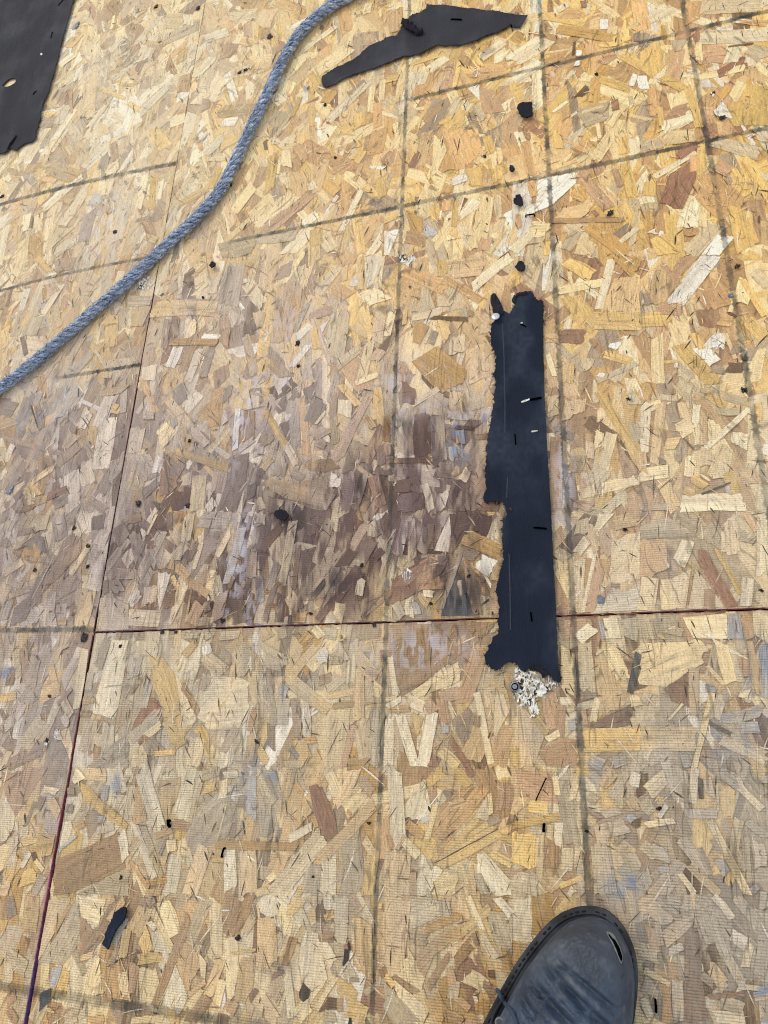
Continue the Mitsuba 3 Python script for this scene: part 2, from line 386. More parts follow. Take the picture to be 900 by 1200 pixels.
PANELS['low'] = Polygon([(x0 + .003, SEAM_Y - 2.44), (x0 + 1.22, SEAM_Y - 2.44), (x0 + 1.22, SEAM_Y - .0007)] + [(x, SEAM_Y - gap_y(x) * .5) for x in (.2, -.2, -.5)] + [(cr, SEAM_Y - .0007)] + dn[::-1])
KEYS = {
    'left': thing('strand_board_panel', 'greyed strand board panel left of the long joint, crossed by the grey rope', 'wood panel'),
    'top': thing('strand_board_panel', 'golden strand board panel above the cross joint, with inked grid and dark stain', 'wood panel'),
    'low': thing('strand_board_panel', 'beige ribbed strand board panel below the cross joint, under the boot', 'wood panel')}
THICK = .0145


def prism(poly, z0, z1):
    m = trimesh.creation.extrude_polygon(poly, z1 - z0, engine='earcut')
    m.apply_translation((0, 0, z0))
    return m


def core_uv(m):
    v = np.asarray(m.vertices)
    return np.stack([2 * CODES.index('q') + .3 + 0 * v[:, 0], np.full(len(v), 9.5)], 1)


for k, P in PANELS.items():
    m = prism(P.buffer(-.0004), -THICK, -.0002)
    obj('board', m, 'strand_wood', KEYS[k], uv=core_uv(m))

# painted edges: thin skins on the faces that the joints show
def edge_skin(line, name, panel, top=.0004, depth=.0125, push=.0004, side=(1, 0)):
    line = np.array(line)
    v, f = [], []
    for x, y in line:
        v += [(x, y, top), (x - side[0] * .0012, y - side[1] * .0012, top), (x, y, -depth), (x - side[0] * .0012, y - side[1] * .0012, -depth)]
    for i in range(len(line) - 1):
        a, b = 4 * i, 4 * i + 4
        f += [(a, b, b + 2), (a, b + 2, a + 2), (a + 1, a, b), (a + 1, b, b + 1)]
    obj(name, (np.array(v), np.array(f)), 'edge_paint', panel, label=f'red and purple painted edge of the {"left" if side[0] > 0 else "upper right" if side[1] < 0 else "right"} board in the joint')


edge_skin(L_EDGE, 'painted_edge', KEYS['left'], side=(1, 0))
edge_skin([(x, SEAM_Y + gap_y(x) * .5) for x in np.linspace(cr, x0 + 1.2, 30)], 'painted_edge', KEYS['top'], side=(0, -1))

STRAND_ID = [20]


def smooth_noise1(n, amp):
    t = RNG.normal(0, 1, n)
    return amp * (t * .6 + np.roll(t, 1) * .4)


def flake(outline, z, pal, tilt=None, skirt=.0007, rough=.0009, axis=None, bend=0.0):
    """One wood strand: a thin ragged plate with an outline, a grain direction and its own colour number in uv."""
    P = np.array(outline, float)
    if axis is None:
        c = P - P.mean(0)
        axis = np.linalg.svd(c)[2][0]
    axis = np.asarray(axis) / np.linalg.norm(axis)
    perp = np.array([-axis[1], axis[0]])
    pts = []
    for i in range(len(P)):
        a, b = P[i], P[(i + 1) % len(P)]
        L = np.linalg.norm(b - a)
        cross = abs((b - a) @ perp) / (L + 1e-9)
        n = int(np.clip(L / (.009 if cross < .5 else .0035), 1, 8))
        d = np.array([-(b - a)[1], (b - a)[0]]) / (L + 1e-9)
        for j in range(n):
            q = a + (b - a) * (j / n)
            amp = rough * (.35 if cross < .5 else 1.6) * (1 if j else .5)
            pts.append(q + (axis if cross >= .5 else d) * RNG.normal(0, amp))
    pts = np.array(pts)
    try:
        tri = mapbox_earcut.triangulate_float64(pts, np.array([len(pts)], dtype=np.uint32)).reshape(-1, 3).astype(int)
    except Exception:
        return None
    if len(tri) == 0:
        return None
    c = pts.mean(0)
    tl = RNG.normal(0, .0035, 2) if tilt is None else tilt
    d = pts - c
    zz = z + np.clip(d @ tl, -.00015, .00015)
    al, ac = d @ axis, d @ perp
    aw = max(np.ptp(ac), 1e-5)
    STRAND_ID[0] += 1
    i = STRAND_ID[0]
    uv = np.stack([2 * pal + np.clip(al - al.min(), 0, .6) + .01, i + .03 + .94 * (ac - ac.min()) / aw], 1)
    n = len(pts)
    v = np.vstack([np.c_[pts, zz], np.c_[pts, zz - skirt]])
    area = 0.5 * np.sum(pts[:, 0] * np.roll(pts[:, 1], -1) - pts[:, 1] * np.roll(pts[:, 0], -1))
    k = np.arange(n)
    k2 = (k + 1) % n
    if area > 0:
        side = np.vstack([np.c_[k, k + n, k2 + n], np.c_[k, k2 + n, k2]])
        e1 = pts[tri[:, 1]] - pts[tri[:, 0]]
        e2 = pts[tri[:, 2]] - pts[tri[:, 0]]
        tri[(e1[:, 0] * e2[:, 1] - e1[:, 1] * e2[:, 0]) < 0] = tri[(e1[:, 0] * e2[:, 1] - e1[:, 1] * e2[:, 0]) < 0][:, ::-1]
    else:
        side = np.vstack([np.c_[k, k2 + n, k + n], np.c_[k, k2, k2 + n]])
        e1 = pts[tri[:, 1]] - pts[tri[:, 0]]
        e2 = pts[tri[:, 2]] - pts[tri[:, 0]]
        tri[(e1[:, 0] * e2[:, 1] - e1[:, 1] * e2[:, 0]) < 0] = tri[(e1[:, 0] * e2[:, 1] - e1[:, 1] * e2[:, 0]) < 0][:, ::-1]
    return v, np.vstack([tri, side]), np.vstack([uv, uv]), abs(area), c


def bar_outline(a, b, w, skew=None):
    a, b = np.asarray(a, float), np.asarray(b, float)
    d = b - a
    L = np.linalg.norm(d) + 1e-9
    d /= L
    p = np.array([-d[1], d[0]])
    s1, s2 = RNG.normal(0, .16, 2) * w if skew is None else skew
    t1, t2 = RNG.uniform(.86, 1.08, 2)
    m = (a + b) / 2 + p * RNG.normal(0, .05) * w
    h = w / 2
    return [a - p * h * t1 - d * s1, m - p * h, b - p * h * t2 + d * s2, b + p * h * t2 - d * s2, m + p * h, a + p * h * t1 + d * s1], d


def clip_to(poly, outline):
    q = Polygon(outline)
    if not q.is_valid:
        q = q.buffer(0)
    q = q.intersection(poly)
    if q.is_empty:
        return None
    if q.geom_type != 'Polygon':
        gs = [g for g in getattr(q, 'geoms', []) if g.geom_type == 'Polygon']
        if not gs:
            return None
        q = max(gs, key=lambda g: g.area)
    if q.area < 1e-6:
        return None
    return np.array(q.exterior.coords)[:-1]


TRIM = {k: P.buffer(-.00012) for k, P in PANELS.items()}


def which(c):
    return 'left' if c[0] < seam_x(c[1]) else ('top' if c[1] > SEAM_Y else 'low')


def seen(c):
    d = R.T @ (np.array([c[0], c[1], 0.0]) - (0, 0, H))
    if d[2] <= 0:
        return 0
    px, py = CX + F * d[0] / d[2], CY + F * d[1] / d[2]
    return 1 / d[2] ** 2 if -8 < px < 908 and -8 < py < 1208 else 0


def near_edge(c, r):
    return abs(c[0] - seam_x(c[1])) < r or (c[0] > seam_x(c[1]) - r and abs(c[1] - SEAM_Y) < r)


STRANDS = {k: [] for k in PANELS}        # (seen area, vertices, faces, uv)


def lay(outline, z, pal, axis=None, **kw):
    P = np.array(outline)
    c = P.mean(0)
    r = np.linalg.norm(P - c, axis=1).max()
    k = which(c)
    if near_edge(c, r + .004):
        P = clip_to(TRIM[k], P)
        if P is None:
            return
        # no ragged stepping over the joint
        kw['rough'] = .0002
    fl = flake(P, z, pal, axis=axis, **kw)
    if fl is None:
        return
    v, f, uv, area, cc = fl
    STRANDS[k].append((area * seen(cc), v, f, uv))


# -- strands whose place can be read off one by one: tiles of 150 pixels, six units to the pixel
HAND = """0 0|600 10 700 130 60 p;520 380 410 460 40 c;480 350 405 420 30 k;P n 600 540 690 500 660 820 540 820;680 430 680 250 50 s;495 620 500 790 22 p;860 270 770 360 35 c;470 740 400 870 60 c;740 740 620 890 30 c;290 850 380 850 90 p;310 800 380 800 45 y;520 500 400 600 60 s;540 250 470 330 60 y;700 620 880 690 30 y;650 190 660 260 60 s;760 560 800 640 24 n
150 0|290 590 80 800 45 c;600 400 460 540 50 c;260 150 380 150 110 y;420 100 420 170 70 c;500 170 250 280 70 k;900 90 720 110 70 s;840 150 850 310 60 p;720 300 700 400 110 p;700 220 540 270 60 c;650 780 880 760 80 g;660 860 760 850 60 w;640 470 720 490 110 n;390 330 370 430 60 y;10 480 70 580 60 o;0 720 90 780 40 y;560 640 470 730 60 s;550 690 540 770 60 p;220 480 200 590 80 s;400 520 380 640 80 o;790 280 880 300 60 y;900 150 890 310 40 y
300 0|790 20 775 90 50 s;650 330 430 490 90 s;430 290 470 330 80 q;490 320 500 390 80 o;410 420 260 570 90 n;790 560 500 850 60 c;760 560 650 660 20 m;390 640 390 890 40 y;540 640 480 720 60 g;820 600 800 780 40 s;890 560 880 700 40 s;180 290 170 350 40 p;200 660 120 720 90 c;200 780 120 880 110 k;850 720 850 890 60 o;730 790 720 890 90 y;310 680 250 820 25 y;600 60 640 220 90 o;100 60 40 180 110 n;560 180 330 350 30 c
450 0|60 60 60 220 140 o;10 180 40 280 30 s;740 30 720 90 50 r;790 40 790 90 90 s;840 290 680 400 60 c;860 380 780 420 50 c;P o 690 440 860 420 870 530 670 560;P p 670 610 770 630 850 780 690 800;640 500 620 540 30 p;650 480 640 540 30 w;P w 590 620 670 580 670 700;440 400 310 490 60 c;250 500 170 720 120 c;480 430 420 650 80 p;530 430 490 620 30 y;380 470 230 680 90 o;130 700 120 800 40 c;560 800 430 890 110 y;530 680 460 800 60 k;640 740 700 840 50 k;720 840 780 890 40 y;100 540 10 560 40 y;430 370 200 440 30 y
600 0|210 100 480 150 60 y;320 200 720 260 70 g;880 220 880 290 50 m;320 70 400 20 40 c;270 0 270 80 40 q;500 0 510 50 40 r;540 20 530 100 30 c;360 90 480 90 80 o;650 130 650 200 60 w;710 180 700 230 70 s;230 270 0 420 110 c;200 430 0 550 80 c;230 370 400 345 15 s;250 420 370 380 70 o;290 470 280 600 110 o;440 290 430 380 20 b;470 350 465 390 40 w;440 445 475 440 35 w;640 400 700 420 80 p;530 610 465 675 45 b;720 700 730 770 50 r;420 680 435 685 20 b;620 550 830 620 60 y;370 740 380 830 70 o;390 710 290 785 20 c;740 790 680 880 60 s;680 770 480 830 130 k;490 790 640 740 20 s;P y 720 390 860 360 900 420 900 490;870 520 840 600 40 w;P y 660 290 760 230 790 130 840 270 690 330
750 0|380 0 370 150 110 o;230 50 70 130 60 c;850 30 450 50 100 k;430 255 900 235 95 c;620 325 800 300 12 b;440 380 610 370 130 p;P c 720 300 640 300 580 450 690 430;P r 720 390 760 470 560 540 540 490;740 470 410 540 45 s;780 400 880 330 120 k;410 300 420 420 50 s;P y 0 360 100 290 210 390 180 450 90 550 0 480;230 320 310 310 80 k;160 540 310 620 60 y;330 600 420 890 60 y;620 610 560 690 50 g;720 570 650 690 80 s;P y 740 580 900 600 900 880 660 880 600 790 640 720;550 740 600 820 90 w;380 800 150 890 90 c;80 600 100 800 80 o;200 800 330 760 80 p;140 750 150 880 40 y;10 530 30 620 70 w;20 230 20 320 60 m;700 140 900 160 40 o
0 150|P g 360 230 560 290 570 320 480 390 310 310;300 350 390 370 40 o;570 330 300 570 50 c;P g 430 480 540 440 490 540 410 510;760 120 590 280 60 c;P l 660 450 740 490 680 550 610 540;690 540 780 590 50 g;600 430 430 680 60 s;440 700 330 800 110 s;740 200 720 280 60 m;790 100 810 220 50 p;830 250 740 310 60 s;640 580 580 800 80 m;70 330 40 370 40 c;190 600 180 720 60 c;225 620 210 700 20 m;880 500 800 800 90 s;530 780 380 880 60 c
150 150|160 0 260 130 110 y;340 0 180 250 110 n;300 330 290 560 60 n;560 420 350 530 50 y;640 270 570 420 50 y;670 60 540 180 50 c;500 90 510 150 30 o;540 30 500 80 50 w;P n 640 510 720 450 760 670 720 700;120 640 170 760 70 q;120 760 200 790 50 y;180 330 160 570 50 y;230 370 210 500 40 c;120 330 70 560 50 s;880 400 740 580 70 s;860 640 700 780 40 s;640 860 900 800 120 k;580 210 690 210 40 s;760 50 650 120 80 y;760 280 790 230 40 p
300 150|120 180 90 440 70 y;210 150 220 270 70 s;60 90 70 150 25 b;390 450 60 730 80 p;240 480 0 690 90 s;490 220 420 450 60 n;380 380 400 430 60 c;P g 460 400 510 350 600 420 540 480;740 430 600 720 40 c;380 700 220 880 90 c;420 680 570 710 30 y;420 710 430 820 90 y;0 780 280 750 70 k;700 600 740 880 60 y;640 680 680 790 40 y;510 280 550 320 35 o;870 0 830 180 110 o;870 350 890 480 70 y;740 150 690 230 70 y;430 600 330 680 60 c;480 750 540 850 100 s;880 760 790 890 50 c;740 250 690 370 30 n;280 110 350 220 70 o
450 150|P o 420 0 660 0 690 170 560 280 500 290 450 120;P s 350 40 420 100 440 150 370 310 310 360 300 330 340 250;300 20 250 270 80 n;240 180 190 270 50 r;P o 450 160 500 290 400 300;P y 570 290 680 270 690 390 610 410;P w 475 350 570 320 580 370 490 400;P o 390 460 430 380 490 400 480 450;430 330 390 450 20 s;P s 290 380 380 460 340 600 300 640 210 570;350 540 370 650 80 y;440 510 430 580 60 o;500 510 490 690 40 y;P c 530 600 600 500 680 510 650 570 530 650;720 470 650 840 110 s;P g 150 570 270 630 270 730 190 740;P l 280 640 380 740 310 770 280 730;150 760 290 800 90 q;P w 0 720 110 710 30 890 0 890;0 640 90 600 60 y;720 50 760 170 70 y;P w 840 610 900 570 900 720;860 700 740 880 25 s;800 250 810 350 110 y;720 770 690 860 80 p;880 820 790 890 60 w
600 150|90 90 140 330 70 o;130 370 160 480 60 o;P w 180 360 440 310 450 380 280 540 90 620 90 560 170 520;310 10 330 140 60 y;690 60 580 220 80 s;560 150 440 240 50 s;560 90 400 190 60 o;470 310 680 560 80 p;P g 430 430 480 400 530 490 490 520 410 470;560 560 310 600 90 n;230 650 800 640 35 q;530 680 800 880 100 g;570 580 600 610 30 r;40 600 50 700 40 p;130 740 10 860 70 c;130 700 260 700 110 s;250 780 240 890 50 y;P s 500 760 600 820 560 890 430 880;450 720 380 850 80 k;880 700 760 800 35 c;830 680 700 780 50 m;720 290 760 400 50 p;780 250 850 480 90 y;640 400 760 540 60 n;780 60 790 170 70 y
750 150|P r 360 230 400 310 390 370 300 570 140 520 210 320;280 190 390 110 60 r;390 170 100 340 35 c;P o 390 330 500 310 620 380 760 500 700 560 570 640 510 610 370 470;P c 370 470 420 540 410 700 250 690 300 570;440 590 440 690 60 s;550 670 350 880 110 k;P w 550 740 660 770 560 890 430 890;380 180 380 300 60 o;430 100 430 310 60 y;320 740 410 720 50 q;P y 70 780 180 740 280 870 120 890;80 740 120 720 40 w;P s 140 20 390 0 390 90 170 120;700 560 760 840 160 y;520 90 850 180 90 k;P y 710 240 760 190 900 390 890 520;540 250 640 310 90 p;660 280 750 430 40 y;20 430 110 420 110 y;P k 0 90 140 60 170 130 0 180
0 300|430 200 290 420 40 s;380 60 520 50 90 q;250 10 340 110 60 y;330 240 400 210 80 o;P y 400 320 440 480 370 520 345 430;150 570 180 690 35 r;30 480 20 800 70 y;220 380 150 500 50 n;340 140 390 130 30 c;570 250 640 260 40 y;P y 740 420 830 410 820 620 730 640;640 680 520 820 50 k;130 60 90 180 50 s;620 490 480 740 40 k;160 380 100 560 60 k;310 300 200 560 90 k;700 820 780 840 50 y
150 300|170 375 620 365 110 y;300 600 620 605 50 g;760 60 700 340 140 k;620 150 590 260 60 s;P p 690 400 720 480 700 640 640 600 640 450;600 440 580 520 30 c;580 450 620 480 50 o;440 440 430 570 80 s;520 560 640 570 40 w;500 650 420 880 50 c;350 640 290 780 70 w;P y 20 350 160 355 100 490 20 490;0 310 160 310 70 k;150 770 140 870 100 s;650 780 660 890 120 p;580 660 520 850 60 m;280 440 250 640 50 p;340 300 640 310 12 p;310 170 320 250 60 k
300 300|P o 190 190 290 170 320 230 310 340 240 590 110 610 120 480 190 300;200 60 170 160 100 p;580 70 430 260 60 s;P o 520 210 590 190 700 250 600 320 540 290;P w 650 200 710 120 715 210;730 0 735 230 45 y;P c 760 0 900 0 900 50 800 220 770 230;400 480 420 650 70 y;400 430 530 750 45 n;600 370 540 700 140 k;P w 450 490 510 450 470 530;370 620 240 780 40 w;100 740 210 850 90 g;380 480 290 570 50 c;800 600 740 850 70 s;P y 640 500 740 460 780 570 740 570;750 310 900 260 110 s;880 380 850 600 80 y;740 600 760 620 60 p;370 430 540 370 60 p;720 650 570 770 60 k;480 50 450 120 40 q;350 330 270 520 50 k;640 110 600 130 90 y;700 890 850 830 40 s;880 660 820 730 70 o;50 400 20 500 35 y
450 300|P g 190 740 380 630 590 810 550 890 410 960 330 900;890 0 620 220 70 c;140 100 430 230 90 o;420 150 680 310 60 o;330 430 590 440 30 b;200 430 400 380 50 s;P g 210 460 320 490 250 620 200 600;360 530 330 620 40 m;P y 350 450 430 450 470 540 420 620;330 500 290 610 20 s;P o 850 180 890 220 890 400 820 340;830 130 720 540 110 n;400 20 410 130 70 y;700 60 450 90 130 n;680 680 690 860 200 n;520 560 510 680 110 s;90 750 180 880 100 p;60 380 20 560 50 s;150 380 140 480 30 y;550 360 570 430 50 k;610 380 600 430 40 q;440 290 420 350 90 s
600 300|700 20 610 370 60 c;P y 330 290 480 270 580 380 560 540 500 520;320 240 640 180 60 s;330 565 505 565 95 r;240 570 330 570 90 n;570 580 740 800 60 q;P g 700 0 900 0 900 60 840 150;P y 350 60 400 10 500 40 600 100 520 170;P n 720 150 900 130 900 400 640 380;P y 570 390 900 390 900 520 570 510;260 450 290 520 70 o;400 440 385 510 50 c;480 760 560 760 90 k;880 750 600 870 40 k;650 680 840 740 60 y;700 600 750 590 25 m;740 600 700 650 60 w;250 690 300 840 40 s;400 760 390 890 80 y;600 830 650 840 30 w
750 300|P p 280 0 420 0 260 160 220 110;160 50 280 200 40 p;P n 110 90 180 60 260 200 180 310 110 340 50 250;P m 20 270 50 260 105 335 30 340;P p 150 340 310 350 280 420 150 410;P q 480 140 550 160 620 250 640 340 480 380 390 270;P w 420 0 570 0 540 50 310 345 190 315;0 450 210 440 100 y;270 620 520 890 110 y;120 560 130 890 90 s;P w 540 520 600 560 600 650 520 640 410 660 470 600;420 640 530 750 90 w;370 540 440 650 50 y;440 520 470 560 50 o;500 790 590 800 60 m;610 780 720 780 70 b;600 540 670 720 30 s;P s 700 140 800 220 760 340 670 330 680 200;760 450 880 580 90 y;740 690 810 690 90 m;880 590 840 640 50 k;840 660 800 890 100 s;800 100 900 200 80 k;720 160 880 420 50 y;560 440 650 450 90 o;270 780 360 860 70 k;0 820 50 890 60 s;650 640 690 680 90 m
0 450|780 80 680 310 90 s;P c 700 240 820 230 800 400 760 590 640 600;620 190 560 310 70 s;P y 790 130 850 150 830 210 770 200;700 60 890 30 50 g;560 20 380 260 90 k;280 60 240 140 40 k;250 130 290 310 50 q;215 150 265 310 8 z;20 375 440 490 35 q;P y 480 340 560 370 470 460 430 440;P y 160 740 210 680 300 770 220 800;P y 220 800 330 780 320 830 240 860;330 790 465 740 50 r;380 580 220 690 40 s;60 580 140 660 50 k;550 430 400 560 60 k;500 620 510 880 110 s;600 560 620 700 100 y;620 810 740 890 60 g;430 770 430 860 110 m;100 890 240 860 40 p;90 420 60 480 40 c;340 520 350 570 60 m;820 640 810 850 60 m;860 200 870 40 50 k;30 220 80 120 100 m;150 830 110 880 50 k
150 450|280 110 550 430 60 y;100 215 180 220 55 y;340 20 380 130 90 m;500 60 400 180 90 c;630 30 600 300 90 o;700 20 690 110 60 m;330 470 720 600 55 y;P p 740 520 850 480 820 700 760 890 620 890;770 170 750 460 40 w;300 300 220 390 110 s;350 340 330 460 40 s;260 520 250 780 60 r;P n 10 500 150 490 220 640 100 690;70 330 40 480 90 y;230 510 190 620 60 w;830 180 830 400 110 q;890 380 780 460 40 s;300 640 320 740 60 g;650 620 620 760 100 p;480 640 460 880 60 k;520 640 500 880 60 k;420 720 400 850 50 r;340 560 360 640 130 p;110 780 210 680 50 k;330 760 350 890 90 r;870 700 860 800 60 b;320 240 330 300 40 l;200 830 190 860 60 b;560 830 590 880 80 s
300 450|590 0 720 150 50 y;60 180 210 440 50 y;P r 160 280 230 250 240 400 215 400;200 420 280 560 60 y;320 90 350 500 55 o;P k 230 240 300 190 310 380 270 470 240 420;450 110 380 270 110 m;490 190 420 280 20 c;620 110 620 220 100 c;770 220 830 310 50 g;P y 330 560 520 520 590 590 480 620 370 600;P g 30 700 90 660 300 690 480 640 550 750 470 890 400 880 200 800;250 620 330 660 60 m;P c 180 500 215 560 200 650 100 640;880 320 760 560 80 p;690 420 640 620 70 k;660 640 620 890 90 c;770 620 700 880 40 k;820 640 880 860 80 r;830 610 900 615 50 s;880 420 880 560 60 r;390 370 500 310 70 o;430 410 480 430 70 o;540 60 540 230 50 p;540 230 560 420 60 k;P p 760 80 820 90 740 240 620 500 560 550 520 520 600 380 690 190;20 420 10 510 70 w;100 370 60 430 60 k;110 520 40 600 50 n;560 640 550 720 80 c;550 770 480 880 30 k;850 20 880 290 60 y;60 830 170 860 110 k;10 800 40 880 60 k
450 450|170 0 170 130 90 r;380 30 200 140 40 s;360 60 350 210 110 n;500 50 510 200 90 n;640 60 640 180 140 s;P k 100 180 190 180 210 490 170 500 90 480;180 300 190 490 40 c;110 300 180 480 30 c;265 200 270 510 120 r;370 220 390 560 100 k;20 540 340 530 40 q;60 620 380 650 140 n;370 600 480 610 110 q;500 300 630 310 25 b;530 320 540 420 60 s;640 370 740 360 40 q;440 210 640 220 60 k;640 250 660 290 80 m;480 440 490 520 60 l;590 550 480 640 40 s;P p 610 640 720 660 700 850 640 890 440 890 520 790;80 720 180 710 90 y;140 770 150 890 110 c;240 760 240 890 90 p;280 700 330 890 50 c;400 760 390 890 100 s;500 690 460 870 60 r;690 860 800 860 70 r;20 220 15 400 50 g;20 420 40 500 60 p;20 600 30 640 60 s;590 600 550 680 60 s
600 450|P p 740 400 780 460 880 600 880 640 780 660;P y 580 60 620 40 690 130 830 330 900 430 960 640 900 610 850 540 700 260;880 670 490 770 75 s;780 780 650 890 70 c;540 350 540 460 60 o;560 420 550 520 50 o;700 340 640 600 80 s;310 390 300 890 90 q;420 330 400 390 50 m;470 500 430 620 100 k;480 710 520 690 60 p;650 600 560 700 120 k;620 330 600 460 60 s;450 100 430 220 150 n;290 80 290 220 80 s;820 110 890 110 70 k;850 270 900 400 70 k;520 820 480 880 120 p;290 320 330 310 40 l
750 450|400 140 390 270 50 c;400 280 400 450 40 s;400 470 400 650 40 s;390 80 590 300 60 o;450 240 450 430 50 o;P s 480 230 590 320 500 410 480 380;770 170 460 450 45 c;590 420 490 640 45 s;610 450 560 660 100 s;640 480 800 890 75 o;710 340 700 440 120 c;620 620 680 760 90 y;480 460 460 570 110 n;300 130 330 240 90 n;150 130 100 560 70 n;40 140 30 480 70 c;10 470 20 580 70 o;230 30 235 70 40 p;P m 120 510 190 540 180 570 150 560;250 500 280 540 30 m;380 445 415 430 25 m;0 640 200 610 90 s;160 690 250 880 90 y;640 690 430 775 14 d;620 720 620 770 35 l;290 840 740 830 120 c;880 650 850 890 90 c;750 600 830 700 110 n;80 860 200 860 50 k;40 860 20 890 40 l;440 30 760 130 60 k;550 190 700 190 50 k;460 60 600 150 60 y;830 130 830 260 60 y;890 420 880 500 40 w;370 660 460 720 60 y;310 740 370 770 60 y;270 330 370 270 110 s;180 420 270 410 80 y;310 380 380 460 14 b;350 500 340 650 70 s
0 600|P p 500 150 570 180 560 290 420 450 300 560 220 680 200 560 370 380 440 200;400 20 430 190 100 k;640 210 490 440 40 s;P c 760 200 740 380 700 560 600 540 640 400;P p 570 380 570 530 470 580 470 500 520 440;P s 280 690 340 560 390 560 380 700 400 800 280 810;620 560 560 800 100 s;500 640 520 720 50 q;580 540 530 700 80 n;210 330 380 350 40 o;160 280 280 300 50 g;60 590 200 540 40 g;50 480 150 520 60 y;10 440 160 340 50 s;10 240 60 200 60 g;120 150 250 120 40 q;80 60 50 130 60 c;310 20 280 130 70 k;160 620 120 780 110 m;60 620 20 760 70 k;410 770 460 770 50 y;690 20 680 120 90 m;740 150 700 260 50 n;810 430 900 435 80 o;P s 700 600 900 590 900 825 672 836;770 600 740 820 80 y;790 480 840 560 80 k;735 480 745 570 40 p;820 100 870 200 110 q
150 600|430 10 400 200 70 k;290 10 290 130 40 p;330 30 390 40 80 g;200 20 130 160 15 s;240 130 60 480 70 k;0 440 60 440 70 o;P g 250 390 320 310 320 410;P o 330 400 360 350 440 440 400 480 330 420;P r 380 310 420 260 490 270 430 350;520 200 460 400 30 s;400 230 330 330 70 c;P c 210 430 300 430 260 560 220 690 200 560;310 450 350 540 35 y;290 560 280 670 80 q;P s 360 460 430 500 370 650 300 790 280 790 310 650;445 530 405 770 14 s;410 470 560 580 60 o;400 590 540 600 90 q;500 640 430 780 80 p;470 780 590 770 60 s;160 520 140 650 100 n;80 560 10 640 70 c;0 740 220 750 120 s;800 110 690 500 60 l;840 260 800 420 40 l;720 130 620 310 40 s;740 520 880 600 45 g;740 450 710 530 30 s;760 590 780 780 90 k;660 570 620 760 80 p;500 50 700 60 120 n;160 200 150 260 40 r;0 50 90 30 60 p;870 280 860 460 70 p;670 290 690 310 50 r;550 640 560 700 50 k;890 620 840 760 60 k;400 870 500 865 40 c;540 850 570 890 60 k;640 870 780 860 60 k
300 600|170 100 50 250 60 y;260 60 180 500 60 k;300 250 260 540 35 s;520 50 420 360 70 k;P m 530 250 690 170 700 200 480 600 380 620 290 530 400 400;640 0 600 270 110 p;P o 680 10 760 70 700 140;780 80 680 240 60 p;800 200 720 340 110 s;P c 780 60 900 50 900 180 780 170;890 260 830 330 50 p;680 270 600 380 80 o;730 400 560 640 100 p;740 430 540 700 50 p;480 490 400 600 40 k;P n 900 490 900 630 760 740 720 640;740 480 720 590 60 c;640 560 680 750 120 n;600 560 430 760 50 p;590 640 570 750 70 s;230 580 300 680 100 n;250 740 350 740 70 o;130 500 60 770 40 s;150 360 90 540 50 k;20 460 30 640 60 l;180 580 160 770 60 m;100 640 160 700 30 o;40 10 30 100 60 k;40 810 80 890 100 n;170 820 180 890 70 k;400 810 460 880 60 s;530 810 500 890 110 k
450 600|P p 460 10 660 0 480 290 340 280;P c 460 20 470 140 450 280 350 270;P r 680 0 760 20 720 170 620 130;P c 760 70 820 0 840 60 830 220 720 180;P g 560 160 620 130 840 240 800 330 540 220;P w 690 300 800 340 740 460 640 390;P c 540 230 670 280 630 350 560 320;170 10 90 300 70 c;80 300 20 540 50 c;190 50 200 330 60 s;P c 210 20 300 110 300 300 230 260;330 100 320 260 45 s;P p 20 540 110 420 350 300 440 370 400 430 280 540 80 640 0 650;P r 60 530 150 420 300 340 250 440 170 510;P c 350 300 450 320 430 370 390 370;P o 270 540 380 450 430 470 420 540;540 290 400 680 30 m;P d 470 440 520 420 560 560 630 725 400 730 410 690;P p 560 340 640 420 690 720 640 720 580 560;P q 640 420 700 480 750 600 690 560;790 490 770 715 80 n;830 320 770 480 60 n;530 480 560 570 60 k;180 600 180 735 60 c;80 640 130 735 60 c;30 660 30 735 50 s;250 580 310 660 50 n;210 640 240 720 50 w;280 570 350 580 50 c;130 330 150 360 50 s;P q 12 795 798 770 660 912 144 1290 84 1296 30 960;140 430 165 490 40 w;175 430 200 460 30 w
600 600|P p 300 430 410 640 410 710 310 715;490 50 480 150 90 k;P c 500 170 550 220 480 310 420 280;P c 570 130 610 10 720 10 610 130;540 80 590 280 50 n;640 110 660 300 80 p;580 310 500 700 25 c;P p 590 320 650 420 600 640 570 705 510 705 540 440;470 330 450 700 100 s;350 290 390 600 70 s;P s 680 210 900 130 900 470 670 510 700 330;P c 610 500 800 560 900 480 900 690 590 700;700 515 755 515 30 m;P n 720 30 830 0 890 90 720 130;880 40 900 60 40 p;300 270 390 330 80 k;P p 325 760 540 745 570 790 440 890 330 890;P c 640 745 740 740 770 890 660 890;820 745 830 890 110 k;570 810 470 890 90 c;620 760 650 890 30 l
750 600|P o 0 200 180 200 200 400 0 460;P k 0 100 200 30 400 170 0 190;340 200 270 360 100 c;P r 410 260 470 270 530 380 690 650 610 680 500 490 410 350;540 260 710 570 40 y;P s 230 460 360 400 320 675 230 680;190 470 190 685 90 s;70 460 40 690 120 s;P k 390 400 460 480 600 670 340 680;490 540 490 670 80 p;P k 520 60 590 100 570 260 400 170;590 130 590 280 40 s;640 70 660 300 100 s;P k 690 120 810 160 800 220 690 200;P c 830 0 900 0 900 440 810 440;740 0 820 120 50 o;760 460 740 660 90 c;880 550 860 660 110 k;30 730 60 890 110 k;P s 300 740 610 710 620 890 380 890;P l 620 720 700 715 730 890 610 890;740 715 770 890 80 o;850 710 850 890 110 s;180 820 300 850 60 k
